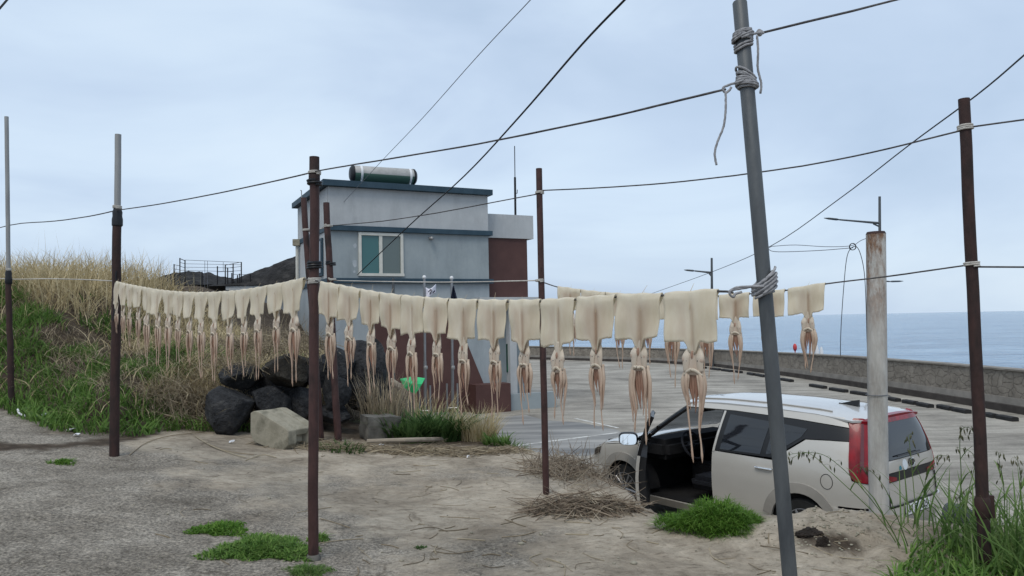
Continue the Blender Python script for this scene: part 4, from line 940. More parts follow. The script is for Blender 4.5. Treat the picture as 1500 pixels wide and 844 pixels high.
hut = thing('stone_hut', Vector((at(280, 430, YHut).x, YHut, at(280, 445, YHut).z-1.5)), 'low dark hut with a mounded stone covered roof behind the grassy bank', 'hut')
heap('roof', [(205, 421), (224, 415), (255, 406), (275, 399), (290, 398.5), (310, 402), (335, 409), (365, 414), (380, 420)], YHut, 5, at(280, 423, YHut).z, MAT['stones'], hut)
mb = MB(); a, b_ = at(232, 428, YHut-2.2), at(352, 428, YHut-2.2); mb.box(((a.x+b_.x)/2, YHut, at(290, 424, YHut).z-1.4), (b_.x-a.x, 4.2, 2.8)); part('wall', mb, MAT['hutwall'], hut, smooth=False)
YS = 25.5
shed = thing('stone_roofed_shed', Vector((at(390, 425, YS+1).x, YS+1, at(390, 425, YS).z-2)), 'shed with a dark stone roof rising against the left wall of the house', 'shed')
heap('roof', [(345, 417), (362, 409), (385, 398), (410, 387.5), (432, 379), (450, 375), (490, 372)], YS+1, 5, at(390, 421, YS).z, MAT['stones'], shed)
mb = MB(); a, b_ = at(335, 421, YS-1.2), at(440, 421, YS-1.2); mb.box(((a.x+b_.x)/2, YS-1.2, at(400, 419, YS-1.2).z-.06), (b_.x-a.x, .5, .13)); part('eaves', mb, MAT['wallpale'], shed, smooth=False)
mb = MB(); mb.box(((a.x+b_.x)/2, YS+.6, at(400, 421, YS-1.2).z-1.2), (b_.x-a.x-.3, 3.2, 2.2)); part('wall', mb, MAT['wallpale'], shed, smooth=False)
YR = 24.2; rl = thing('rooftop_railing', at(300, 430, YR), 'black iron railing of posts and thin rails standing above the dark hut', 'railing')
PST = [(255, 387, 432), (263.5, 378, 432), (271, 381, 432), (318.5, 390, 432), (330, 388, 432), (333.5, 392, 432), (339.5, 400, 432), (341.5, 386, 432), (348, 403, 432), (351, 401, 432), (353.5, 384, 432), (296, 398, 432), (366.5, 402, 432)]
for px, y0, y1 in PST:
    mb = MB(); mb.tube([at(px, y1, YR), at(px, y0, YR)], .02, 6); part('post', mb, MAT['cable'], rl)
for y0, y1, x0, x1, r in ((379, 382, 263.5, 271, .012), (381, 384.5, 271, 353.5, .007), (386.5, 388, 271, 353.5, .006), (391.5, 392.5, 271, 341.5, .006), (396, 398, 263.5, 341, .006), (384.5, 386.5, 263.5, 271, .008), (390, 392.5, 263.5, 271, .008), (388, 389.5, 255, 263.5, .008), (394, 395.5, 255, 263.5, .007), (400.5, 402, 255, 271, .007), (388.5, 384, 330, 353.5, .008), (393, 390.5, 330, 353.5, .007), (398.5, 396.5, 318, 353.5, .007), (402, 402.5, 341, 368, .007)):
    mb = MB(); mb.tube([at(x0, y0, YR), at(x1, y1, YR)], r, 5); part('rail', mb, MAT['cable'], rl)
for px, y0, y1 in ((300, 382.5, 432), (304, 382.5, 432), (327, 384, 398)):
    mb = MB(); mb.tube([at(px, y1, YR), at(px, y0, YR)], .007, 5); part('thin_post', mb, MAT['cablegrey'], rl)

# ------------------------------------------------------------------ street lamps, buoys
def street_lamp(px, ytop, ybase, arm, Yl, label, r=.06):
    base = Vector((at(px+1.2, ybase, Yl).x, Yl, PARK)); top = at(px, ytop, Yl)
    t = thing('street_lamp', base, label, 'street lamp', 'street lamps along the sea wall')
    mb = MB(); mb.tube([base, base.lerp(top, .5), top], [r*1.2, r, r*.75], 10); part('pole', mb, MAT['galv'], t)
    (ax0, ay0), (ax1, ay1), (hx0, hy0) = arm
    mb = MB(); mb.tube([at(ax0, ay0, Yl), at((ax0+ax1)/2, (ay0+ay1)/2, Yl), at(ax1, ay1, Yl)], [r*.8, r*.6, r*.5], 8); mb.tube([at(ax0, ay0+5, Yl), at(ax0+(ax1-ax0)*.15, ay0+1, Yl)], r*.5, 6); part('arm', mb, MAT['galv'], t)
    a, b_ = at(ax1, ay1, Yl), at(hx0, hy0, Yl); c = (a+b_)/2; d = (b_-a); mb = MB()
    mb.tube([a, a.lerp(b_, .2), a.lerp(b_, .7), b_], [r*.7, r*1.5, r*1.4, r*.4], 10, flat=.45, fdir=(0, 1, 0)); part('lamp_head', mb, MAT['galv'], t)
street_lamp(1288.5, 288, 566, ((1288, 327), (1230, 322), (1207, 319.5)), 27.5, 'dark street lamp with its arm to the left, rising behind the white pipe post')
street_lamp(1042.5, 378, 539, ((1042, 399.5), (1018, 397), (1002, 395.5)), 38.5, 'distant street lamp beside the largest squid, arm to the left', .075)
street_lamp(1284, 405, 556, ((1284, 411), (1303, 412.5), (1323, 412)), 44, 'far street lamp hidden by the white pipe post, only its head showing', .08)
MAT['buoyred'] = M('faded_red', (.45, .04, .05), (.55, .08, .08), scale=4, rough=.6)
bx = at(1164.5, 509, 38); mb = MB(); mb.ball(bx, (.10, .10, .20), 12, 8); mb.tube([bx, bx-Vector((0, 0, .5))], .03, 8)
solo('marker_buoy', mb, MAT['buoyred'], 'small faded red float showing above the sea wall beyond the lone back squid', 'float', bx-Vector((0, 0, .5)))
for i, (px, py) in enumerate(((1189, 503), (1196.5, 506), (1203, 508))):
    p = at(px, py, 36.5); mb = MB(); mb.tube([p-Vector((0, 0, .95)), p+Vector((0, 0, -.25)), p], [.10, .095, .04], 10)
    solo('white_bollard', mb, MAT['white'], ['tallest white bollard on the sea wall behind the lone back squid', 'middle white bollard of three on the sea wall behind the squid', 'shortest white bollard of three on the sea wall near the hanging cable'][i], 'bollard', p-Vector((0, 0, .95)), 'white bollards on the sea wall')

# ------------------------------------------------------------------ the car (local axes: x forward, y left, z up)
CAR = Vector((2.92, 9.56, PARK+.003)); CYAW = R_(127.9)
ZT_ = [.18, .30, .45, .60, .75, .90, 1.0, 1.06, 1.2, 1.35, 1.48, 1.56, 1.62]
fW = lambda z: float(np.interp(z, ZT_, [.80, .855, .885, .90, .90, .888, .872, .860, .815, .755, .695, .645, .58]))
fLr = lambda z: float(np.interp(z, ZT_, [1.98, 2.07, 2.10, 2.10, 2.09, 2.08, 2.07, 2.06, 2.03, 1.985, 1.935, 1.88, 1.80]))
fLf = lambda z: float(np.interp(z, [.18, .30, .45, .6, .75, .86, .93, .98, 1.02, 1.06, 1.2, 1.35, 1.48, 1.56, 1.62], [2.0, 2.08, 2.10, 2.10, 2.09, 2.03, 1.80, 1.45, 1.18, 1.04, .82, .60, .40, .26, .1]))
NX = 6.5
def surf(a, z, off=0):
    W = fW(z); sg = 1 if a >= 0 else -1; t = abs(a)
    if t <= .85: X, Y = -1, t/.85
    else: X, Y = -1+(t-.85)/2.0, 1
    L = fLr(z) if X < 0 else fLf(z)
    k = (abs(X)**NX+abs(Y)**NX)**(-1/NX); x, y = X*k, Y*k
    nx_, ny_ = abs(x)**(NX-1)/L*(1 if x > 0 else -1), abs(y)**(NX-1)/W; nl = math.hypot(nx_, ny_) or 1
    return Vector((x*L + off*nx_/nl, sg*(y*W + off*ny_/nl), z))
def A_(x, z):        # side position x (metres) -> perimeter coordinate
    L = fLr(z) if x < 0 else fLf(z); return .85 + 2*(1 + x/L)
def clipcell(poly, x0, x1, y0, y1):
    for ax, v, s in ((0, x0, 1), (0, x1, -1), (1, y0, 1), (1, y1, -1)):
        out = []; n = len(poly)
        for i in range(n):
            p, q = poly[i], poly[(i+1) % n]; dp, dq = (p[ax]-v)*s, (q[ax]-v)*s
            if dp >= 0: out.append(p)
            if (dp >= 0) != (dq >= 0):
                t = dp/(dp-dq); out.append((p[0]+(q[0]-p[0])*t, p[1]+(q[1]-p[1])*t))
        poly = out
        if len(poly) < 3: return []
    return poly
def densify(P, h=.03):
    out = []
    for i in range(len(P)):
        a, b = P[i], P[(i+1) % len(P)]; n = max(1, int(math.hypot(b[0]-a[0], b[1]-a[1])/h))
        out += [(a[0]+(b[0]-a[0])*k/n, a[1]+(b[1]-a[1])*k/n) for k in range(n)]
    return out
def panelmesh(P, fn, th=.018, cell=.05, xf=None):
    """tile a 2D outline, wrap it on the body surface fn(a, z), give it thickness inwards"""
    xs = [p[0] for p in P]; ys = [p[1] for p in P]; bm = bmesh.new()
    x = math.floor(min(xs)/cell)*cell
    while x < max(xs):
        y = math.floor(min(ys)/cell)*cell
        while y < max(ys):
            c = clipcell(P, x, x+cell, y, y+cell)
            if len(c) >= 3:
                vs = []
                for p in c:
                    if not vs or math.hypot(p[0]-vs[-1][0], p[1]-vs[-1][1]) > 1e-5: vs.append(p)
                if len(vs) > 2 and math.hypot(vs[0][0]-vs[-1][0], vs[0][1]-vs[-1][1]) < 1e-5: vs.pop()
                ar = sum(vs[i][0]*vs[(i+1) % len(vs)][1]-vs[(i+1) % len(vs)][0]*vs[i][1] for i in range(len(vs)))
                if len(vs) >= 3 and abs(ar) > 1e-7:
                    try: bm.faces.new([bm.verts.new(fn(*p)) for p in vs])
                    except ValueError: pass
            y += cell
        x += cell
    bmesh.ops.remove_doubles(bm, verts=bm.verts, dist=4e-4)
    bmesh.ops.dissolve_degenerate(bm, edges=bm.edges, dist=3e-4)
    bmesh.ops.recalc_face_normals(bm, faces=bm.faces)
    s = sum((f.normal.dot(f.calc_center_median() - Vector((0, 0, .75)))*f.calc_area() for f in bm.faces))
    if s < 0: bmesh.ops.reverse_faces(bm, faces=bm.faces)
    if th: bmesh.ops.solidify(bm, geom=bm.faces[:], thickness=th)
    if xf:
        for v_ in bm.verts: v_.co = xf(v_.co)
    me = bpy.data.meshes.new('panel'); bm.to_mesh(me); bm.free(); return me
def carpaint():
    m, nt, b = newmat('pearl_beige_car_paint'); b.inputs['Metallic'].default_value = .25; b.inputs['Roughness'].default_value = .32
    b.inputs['Coat Weight'].default_value = .7; b.inputs['Coat Roughness'].default_value = .06
    nt.links.new(ramp(nt, tex(nt, 2, 5), [(.3, (.48, .455, .41)), (.7, (.52, .495, .45))]), b.inputs['Base Color']); return m
MAT['paintcar'] = carpaint()
MAT['roofpaint'] = M('roof_paint_sky_reflection', (.46, .455, .44), (.50, .495, .48), scale=2, rough=.3, coat=.8)  # white sky reflection on the roof painted into its base colour
MAT['cargrey'] = M('dull_beige_trim', (.26, .245, .22), (.31, .29, .26), scale=5, rough=.5)
MAT['black'] = M('black_trim', (.010, .010, .011), rough=.35, spec=.4)
MAT['inner'] = M('black_interior', (.008, .008, .009), (.014, .014, .015), scale=10, rough=.8)
MAT['leather'] = M('black_leather', (.010, .011, .014), (.018, .019, .024), scale=30, rough=.45)
MAT['chrome'] = M('chrome', (.70, .70, .70), rough=.12, metal=1)
MAT['tyre'] = M('tyre_rubber', (.012, .012, .012), (.02, .02, .02), scale=20, rough=.85)
MAT['alloy'] = M('alloy_wheel', (.20, .20, .21), (.30, .30, .31), scale=8, rough=.35, metal=.6)
MAT['privacy'] = glassmat('dark_tinted_car_glass', (.012, .014, .018), .04)
m, nt, b = newmat('clear_car_glass'); b.inputs['Base Color'].default_value = (.02, .025, .03, 1); b.inputs['Roughness'].default_value = .03
tr_ = N(nt, 'ShaderNodeBsdfTransparent'); tr_.inputs[0].default_value = (.34, .37, .41, 1); mx_ = N(nt, 'ShaderNodeMixShader'); mx_.inputs[0].default_value = .72
nt.links.new(b.outputs[0], mx_.inputs[1]); nt.links.new(tr_.outputs[0], mx_.inputs[2]); nt.links.new(mx_.outputs[0], nt.nodes['Material Output'].inputs[0]); MAT['clearglass'] = m
m, nt, b = newmat('red_lamp_lens'); b.inputs['Roughness'].default_value = .3; b.inputs['Specular IOR Level'].default_value = .3; b.inputs['Coat Weight'].default_value = .25; b.inputs['Coat Roughness'].default_value = .08
nt.links.new(ramp(nt, tex(nt, 7, 3, stretch=(2, 2, .3)), [(.35, (.13, .003, .008)), (.65, (.25, .005, .013))]), b.inputs['Base Color']); MAT['lens'] = m
MAT['lensdark'] = M('dark_red_lens', (.085, .004, .008), rough=.1, coat=1)
MAT['plate'] = M('number_plate', (.72, .73, .74), rough=.5)

car = thing('parked_car', CAR, 'beige white hatchback parked below the terrace with its driver door wide open', 'car', rz=CYAW)
def cp_(name, P, mat, parent=car, off=0, th=.018, cell=.05, dens=True, xf=None, label=None):
    me = panelmesh(densify(P) if dens else P, lambda a, z: surf(a, z, off), th, cell, xf)
    o = link(name, me, MAT[mat], parent, sharp=32)
    if label: o['label'] = label
    return o
def mir(P): return [(-a, z) for a, z in reversed(P)]
def SX(pts): return [(A_(x, z), z) for x, z in densify(pts, .04)]
def SXo(pts):        # the same for an open run of points
    out = []
    for (x0, z0), (x1, z1) in zip(pts[:-1], pts[1:]):
        n = max(1, int(math.hypot(x1-x0, z1-z0)/.04)); out += [(A_(x0+(x1-x0)*k/n, z0+(z1-z0)*k/n), z0+(z1-z0)*k/n) for k in range(n)]
    return out + [(A_(*pts[-1]), pts[-1][1])]
def arcp(cx, cz, r, a0, a1, n=14): return [(cx+r*math.cos(R_(a0+(a1-a0)*i/n)), cz+r*math.sin(R_(a0+(a1-a0)*i/n))) for i in range(n+1)]
XR, XF, RW, RA = -1.33, 1.27, .325, .385
belt = lambda x: float(np.interp(x, [-2.1, -1.0, 0, 1.0], [1.03, 1.02, 1.01, .985]))
fend = SX([(.99, .30)] + [(.905+.07, .30)] + [(.985, belt(1)-.003)] + [(1.3, .945), (1.7, .885), (2.0, .80), (2.06, .70), (2.085, .5), (2.06, .30)] + [(XF+RA+.02, .30)] + arcp(XF, RW, RA, 0, 180)[1:-1] + [(XF-RA, .30)])
fend = SX([(.985, .30), (.985, .98), (1.3, .945), (1.7, .885), (2.0, .80), (2.07, .70), (2.085, .5), (2.06, .30), (XF+RA, .30)] + arcp(XF, RW, RA, 0, 180) + [(XF-RA, .30)]) if XF-RA > .99 else SX([(.985, .62), (.985, .98), (1.3, .945), (1.7, .885), (2.0, .80), (2.07, .70), (2.085, .5), (2.06, .30), (XF+RA, .30)] + arcp(XF, RW, RA, 0, 138))
BP = -.17
rdoor = SX([(BP-.015, .30), (-.88, .30)] + arcp(XR, RW, RA, 2, 62, 8) + [(-1.09, .785), (-1.005, 1.0), (BP-.015, 1.005)])
fdoor = SX([(BP, .30), (BP, 1.005), (.97, .985), (.97, .62), (.90, .30)])
quart = [(.52, .63), (.52, .86)] + [(.70, .865), (.90, .895), (.94, 1.0), (.90, 1.2), (.88, 1.272)] + SXo([(-1.66, 1.268), (-1.36, 1.255), (-1.03, 1.035), (-1.115, .79)]) + SXo(arcp(XR, RW, RA, 64, 176, 14)) + [(A_(-1.76, .40), .40), (A_(-1.80, .63), .63)]
rbump = [(-A_(-1.72, .28), .28), (-A_(-1.74, .61), .61), (A_(-1.74, .61), .61), (A_(-1.72, .28), .28)]
for sd in (1, -1):
    S = (lambda P: P) if sd > 0 else mir
    cp_('fender', S(fend), 'paintcar'); cp_('rear_quarter_panel', S(quart), 'paintcar')
    rd = cp_('rear_door', S(rdoor), 'paintcar')
    mb = MB(); q0, q1 = [surf(sd*A_(x, .90), .90, .018) for x in (-.80, -.98)]; mb.tube(spline([q0-(Vector((0, sd*.015, 0))), q0, q1, q1-Vector((0, sd*.015, 0))], 4), .013, 8); part('handle', mb, MAT['chrome'], rd, local=True)
    if sd < 0: cp_('front_door', S(fdoor), 'paintcar')
    # glass band: black frame, panes set on it, painted roof rail above
    zt = lambda x: float(np.interp(x, [-1.85, -1.2, -.4, .3, .45], [1.405, 1.45, 1.475, 1.475, 1.455]))
    band = SX([(BP-.035, 1.01), (-.98, 1.025), (-1.34, 1.262), (-1.62, 1.275), (-1.985, 1.28), (-1.965, 1.40), (-1.2, zt(-1.2)), (-.5, zt(-.5)), (BP-.07, 1.475)])
    cp_('window_frame', S(band), 'black', th=.02)
    rw = SX([(BP-.12, 1.035), (-.83, 1.045), (-.90, 1.40), (BP-.18, 1.435)]); cp_('window', S(rw), 'privacy', off=.004, th=.006)
    qw = SX([(-.90, 1.052), (-1.00, 1.075), (-1.30, 1.275), (-1.36, 1.365), (-.955, 1.40)]); cp_('window', S(qw), 'privacy', off=.004, th=.006)
    cp_('pillar_strip', S(SX([(BP-.018, 1.0), (BP-.048, 1.0), (BP-.115, 1.468), (BP-.088, 1.47)])), 'paintcar', off=.006, th=.02)
    # A pillar
    cp_('front_pillar', S(SX([(.945, 1.0), (1.03, 1.0), (.84, 1.18), (.40, 1.47), (.30, 1.47), (.76, 1.17)])), 'black', th=.035)
    if sd < 0:
        cp_('window_frame', S(SX([(BP-.02, 1.01), (BP-.09, 1.475), (.30, 1.475), (.36, 1.44), (BP-.03, 1.44), (BP+.01, 1.05), (.80, 1.05), (.93, 1.01)])), 'black', off=.002)
        cp_('window', S(SX([(BP+.01, 1.04), (BP-.045, 1.45), (.34, 1.45), (.83, 1.04)])), 'clearglass', th=.005)
    rail = SX([(-1.96, 1.41), (-1.2, zt(-1.2)+.006), (-.4, zt(-.4)+.006), (.40, 1.474), (.33, 1.525), (-.4, 1.545), (-1.2, 1.525), (-1.86, 1.505), (-1.91, 1.485)])
    cp_('roof_rail', S(rail), 'paintcar', th=.03)
    # wheel arches: duller proud rings
    ring = lambda c, a0, a1: SX(arcp(c, RW, RA+.095, a0, a1, 18)+arcp(c, RW, RA-.012, a1, a0, 18))
    cp_('wheel_arch', S(ring(XR, 12, 168)), 'cargrey', off=.016, th=.03); cp_('wheel_arch', S(ring(XF, 20, 150)), 'cargrey', off=.016, th=.03)
    cp_('sill', S(SX([(-.88, .2), (-.86, .295), (.88, .295), (.90, .2)])), 'cargrey')
    # tail lamp wrapping the corner, dark inner edge, hook at the bottom
    tl = [(.60, 1.475), (.625, 1.30), (.64, 1.08), (.58, .955), (.34, .905), (.34, .875), (.70, .872), (.84, .895), (.90, .925), (.935, 1.0), (.92, 1.13), (.885, 1.28), (.852, 1.39), (.845, 1.46), (.79, 1.508), (.70, 1.505)]
    to = cp_('tail_lamp', S(tl), 'lens', off=.012, th=.03)
    cp_('lens_bar', S([(.71, 1.455), (.745, 1.25), (.765, 1.05), (.71, .955), (.735, .95), (.795, 1.05), (.775, 1.25), (.735, 1.46)]), 'lensdark', parent=to, off=.020, th=.012)
    cp_('reflector', S([(.50, .895), (.66, .91), (.66, .893), (.50, .882)]), 'chrome', parent=to, off=.016, th=.01)
# back of the car
hg = cp_('tailgate', [(-.50, .625), (-.50, .862), (.50, .862), (.50, .625)], 'paintcar')
cp_('tailgate_panel', [(-.57, .96), (-.625, 1.075), (.625, 1.075), (.57, .96)], 'paintcar', parent=hg, off=.008)
cp_('rear_window', [(-.62, 1.08), (-.58, 1.44), (.58, 1.44), (.62, 1.08)], 'privacy', parent=hg, off=.004, th=.01)
cp_('black_strip', [(-.60, .868), (-.62, .955), (.62, .955), (.60, .868)], 'black', parent=hg, off=.002)
cp_('red_strip', [(-.615, 1.443), (-.62, 1.487), (.62, 1.487), (.615, 1.443)], 'lens', off=.012, th=.02)
cp_('rear_bumper', rbump, 'paintcar', off=.02)
cp_('bumper_inset', [(-.42, .30), (-.42, .505), (.42, .505), (.42, .30)], 'cargrey', off=.028)
mb = MB(); q = [surf(a, 1.10, .012) for a in (.30, .0, -.12, -.22)]; mb.tube([p+Vector((-.012, 0, .012)) for p in q], .008, 6); part('rear_wiper', mb, MAT['black'], hg, local=True)
# number plate
pl_ = cp_('number_plate', [(-.26, .512), (-.26, .618), (.26, .618), (.26, .512)], 'plate', off=.034, th=.01)
def text_mesh(s, size):
    cu = bpy.data.curves.new('t', 'FONT'); cu.body = s; cu.size = size; cu.extrude = .0015; cu.align_x = 'CENTER'; cu.align_y = 'CENTER'; cu.resolution_u = 3
    o = bpy.data.objects.new('t', cu); COL.objects.link(o); dg = bpy.context.evaluated_depsgraph_get()
    me = bpy.data.meshes.new_from_object(o.evaluated_get(dg)); bpy.data.objects.remove(o); return me
def rear_text(s, size, y, z, off, mat, parent, name, sx=1, boldx=0):
    me = text_mesh(s, size); p = surf(y, z, off); tilt = math.atan2(fLr(z-.05)-fLr(z+.05), .1)
    M4 = Matrix.Translation(p) @ Matrix.Rotation(-math.pi/2, 4, 'Z') @ Matrix.Rotation(math.pi/2, 4, 'X') @ Matrix.Rotation(-tilt, 4, 'X') @ Matrix.Diagonal((sx, 1, 1, 1))
    me.transform(M4); return link(name, me, MAT[mat], parent, smooth=False)
MAT['plateblack'] = M('plate_black', (.012, .012, .014), rough=.5)
rear_text('50', .105, .165, .565, .036, 'plateblack', pl_, 'plate_digits', .95)
rear_text('6825', .105, -.115, .565, .036, 'plateblack', pl_, 'plate_digits', .95)
mb = MB()   # the Korean syllable between the digits, in strokes
P = lambda y, z: surf(y, z, .0365)
for st_ in (((.078, .60), (.032, .60), (.032, .580), (.078, .580), (.078, .560), (.032, .560)), ((.055, .560), (.055, .540)), ((.088, .538), (.022, .538))):
    for (p0, p1) in zip(st_[:-1], st_[1:]): mb.tube([P(*p0), P(*p1)], .006, 5, flat=.4, fdir=(0, 1, 0))
part('plate_syllable', mb, MAT['plateblack'], pl_, local=True)
cp_('plate_border', [(-.275, .50), (-.275, .63), (.275, .63), (.275, .50)], 'black', off=.030, th=.01)
# round badge
bd = MB(); p = surf(0, 1.018, .012); bd.lathe(p, (-1, 0, .12), [(.062, 0), (.062, .006), (.05, .008)], 28); bo = link('badge', bd.mesh('badge'), MAT['black'], hg); bo.data.transform(Matrix.Translation(p) @ Matrix.Diagonal((1, 1, .66, 1)) @ Matrix.Translation(-p))
bt = MB()
for i in range(1): bt.tube([p + Vector((-.010, .060*math.cos(t), .040*math.sin(t))) for t in np.linspace(0, 2*math.pi, 29)], .0045, 6)
part('ring', bt, MAT['chrome'], bo, local=True); rear_text('KIA', .045, 0, 1.018, .023, 'chrome', bo, 'lettering', 1.15)
# stickers on the tailgate
MAT['sticker'] = M('white_sticker', (.60, .64, .68), rough=.6); MAT['teal'] = M('teal_sticker', (.03, .17, .24), rough=.5)
cp_('sticker', [(.135+.055*math.cos(t), 1.005+.05*math.sin(t)*(1 if math.sin(t) < 0 else 1.15)) for t in np.linspace(0, 2*math.pi, 20)[:-1]], 'sticker', parent=hg, off=.0105, th=.001, cell=.03)
cp_('sticker', [(.215, .968), (.27, .968), (.262, 1.0), (.235, 1.012), (.215, .99)], 'teal', parent=hg, off=.0105, th=.001, cell=.03)
MAT['sticker'] = MAT['sticker']
# roof and hood
def roofz(x, y):
    zc = float(np.interp(x, [-1.88, -1.4, -.8, -.2, .2, .42], [1.515, 1.57, 1.595, 1.60, 1.585, 1.55])); return zc - .045*min(1, abs(y)/.66)**2.6 - .0
rp = [(-1.87, -.58), (-1.87, .58), (-1.80, .65)] + [(x, fW(1.53)-.0) for x in (-1.2, -.6, 0, .3)] + [(.40, .60), (.46, .3), (.475, 0), (.46, -.3), (.40, -.60)] + [(x, -fW(1.53)) for x in (.3, 0, -.6, -1.2)] + [(-1.80, -.65)]
def roofP(x, y): return Vector((x, y, roofz(x, y)))
me = panelmesh(densify(rp, .05), roofP, .02, .08); link('roof', me, MAT['roofpaint'], car, sharp=40)
sp = [(-1.93, -.54), (-1.93, .54), (-1.866, .60), (-1.866, -.60)]
me = panelmesh(densify(sp, .05), lambda x, y: Vector((x, y, 1.512-.045*min(1, abs(y)/.66)**2.6+(x+1.86)*.12+.006)), .03, .06); link('spoiler', me, MAT['lens'], car, sharp=40)
for y in (-.5, .5):
    mb = MB(); mb.tube([Vector((x, y, roofz(x, y)+.006)) for x in np.linspace(-1.5, .3, 14)], .010, 6); part('roof_channel', mb, MAT['cargrey'], car, local=True)
mb = MB(); fx = -1.45; pr = []
mb.prism([Vector((fx-.09, -.022, roofz(fx-.09, 0))), Vector((fx+.14, -.010, roofz(fx+.14, 0)-.002)), Vector((fx+.14, .010, roofz(fx+.14, 0)-.002)), Vector((fx-.09, .022, roofz(fx-.09, 0)))], (0, 0, .012))
mb.add([Vector((fx+.12, 0, roofz(fx, 0)+.015)), Vector((fx-.09, -.020, roofz(fx, 0))), Vector((fx-.09, .020, roofz(fx, 0))), Vector((fx-.03, -.004, roofz(fx, 0)+.055)), Vector((fx-.10, -.003, roofz(fx, 0)+.068)), Vector((fx-.10, .003, roofz(fx, 0)+.068)), Vector((fx-.03, .004, roofz(fx, 0)+.055))],
       [(0, 3, 1), (3, 4, 1), (0, 2, 6), (6, 2, 5), (4, 5, 2, 1), (3, 6, 5, 4), (0, 6, 3)]); part('fin_antenna', mb, MAT['black'], car, local=True, recalc=True)
def hoodz(x): return float(np.interp(x, [1.0, 1.3, 1.6, 1.85, 2.0, 2.07], [1.02, .995, .955, .895, .82, .74]))
def hoodP(x, y):
    return Vector((x-.10*(abs(y)/.8)**2*(x-.9), y, hoodz(x) - .05*(abs(y)/.8)**3))
me = panelmesh(densify([(1.03, -.80), (1.03, .80), (1.5, .79), (1.85, .74), (2.05, .60), (2.07, 0), (2.05, -.60), (1.85, -.74), (1.5, -.79)], .05), hoodP, .02, .08); link('hood', me, MAT['paintcar'], car, sharp=40)
for sd in (1, -1):
    P = [(A_(2.05, .75), .78), (A_(1.80, .80), .83), (A_(1.80, .70), .74), (A_(2.06, .66), .68)]
    cp_('headlight', P if sd > 0 else mir(P), 'chrome', off=.01, th=.02)
cp_('front_bumper', SX([(1.72, .25), (1.70, .5), (2.0, .6), (2.09, .6), (2.09, .25)]), 'paintcar', off=.005)
# nose
mb = MB(); mb.prism([(1.95, -.6, .30), (1.95, .6, .30), (2.06, .5, .30), (2.09, 0, .30), (2.06, -.5, .30)], (0, 0, .36)); part('grille', mb, MAT['black'], car, local=True, smooth=False, recalc=True)
# windscreen
ws = []
for j in range(9):
    t = j/8; z = 1.03+.47*t; x = fLf(z); wv = fW(z)*.97
    ws.append([Vector((x*(1-.10*abs(s)**2.2)-.01, s*wv, z)) for s in np.linspace(-1, 1, 17)])
mb = MB(); mb.add([p for r in ws for p in r], [(j*17+i, j*17+i+1, (j+1)*17+i+1, (j+1)*17+i) for j in range(8) for i in range(16)])
o = part('windscreen', mb, MAT['clearglass'], car, local=True, sharp=0)
# interior: floor, firewall, dash, wheel, seats, lining
def ibox(name, c, d, mat='inner', ry=0, bev=.03):
    bm = bmesh.new(); bmesh.ops.create_cube(bm, size=1); bmesh.ops.scale(bm, vec=d, verts=bm.verts); bmesh.ops.bevel(bm, geom=bm.edges[:], offset=bev, segments=2, affect='EDGES')
    bm.transform(Matrix.Translation(c) @ Matrix.Rotation(ry, 4, 'Y')); me = bpy.data.meshes.new(name); bm.to_mesh(me); bm.free(); return link(name, me, MAT[mat], car, sharp=40)
ibox('floor', (-.3, 0, .26), (3.0, 1.56, .06)); ibox('firewall', (1.06, 0, .62), (.06, 1.58, .72)); ibox('dashboard', (.84, 0, .88), (.42, 1.5, .26), bev=.07)
ibox('centre_console', (.35, 0, .45), (.8, .24, .4)); ibox('luggage_wall', (-1.25, 0, .72), (.08, 1.5, .85)); ibox('headliner', (-.6, 0, 1.50), (1.8, 1.18, .02), bev=.008)
ibox('inner_panel', (-.75, -.80, .6), (1.3, .03, .7)); ibox('inner_panel', (.45, -.82, .6), (1.0, .03, .7)); ibox('inner_panel', (-.75, .80, .62), (1.25, .03, .7))
ibox('engine_bay', (1.5, 0, .60), (.75, 1.2, .55)); 
for sd in (1, -1):
    ibox('front_seat', (.12, .37*sd, .52), (.52, .52, .16), 'leather', 0, .06); ibox('front_seat_back', (-.24, .37*sd, .88), (.14, .50, .62), 'leather', -.25, .06); ibox('headrest', (-.36, .37*sd, 1.28), (.09, .27, .18), 'leather', -.15, .04)
ibox('rear_seat', (-.75, 0, .52), (.5, 1.3, .18), 'leather', 0, .06); ibox('rear_seat_back', (-1.08, 0, .9), (.14, 1.3, .6), 'leather', -.3, .06)
swc = Vector((.50, .37, .93)); swa = Vector((-.88, 0, .48)).normalized(); mb = MB(); a1_ = Vector((0, 1, 0)); a2_ = swa.cross(a1_)
mb.tube([swc + a1_*.185*math.cos(t) + a2_*.185*math.sin(t) for t in np.linspace(0, 2*math.pi, 33)], .016, 8); mb.ball(swc-swa*.03, (.05, .07, .06)); 
for t in (0, math.pi, 1.5*math.pi): mb.tube([swc-swa*.02, swc+(a1_*math.cos(t)+a2_*math.sin(t))*.18], .014, 6)
mb.tube([swc-swa*.03, swc-swa*.3], .03, 8); part('steering_wheel', mb, MAT['leather'], car, local=True)
mb = MB(); mb.box((.52, 0, 1.37), (.03, .24, .07)); mb.tube([(.52, 0, 1.38), (.48, 0, 1.47)], .012, 6); part('rear_view_mirror', mb, MAT['black'], car, local=True)
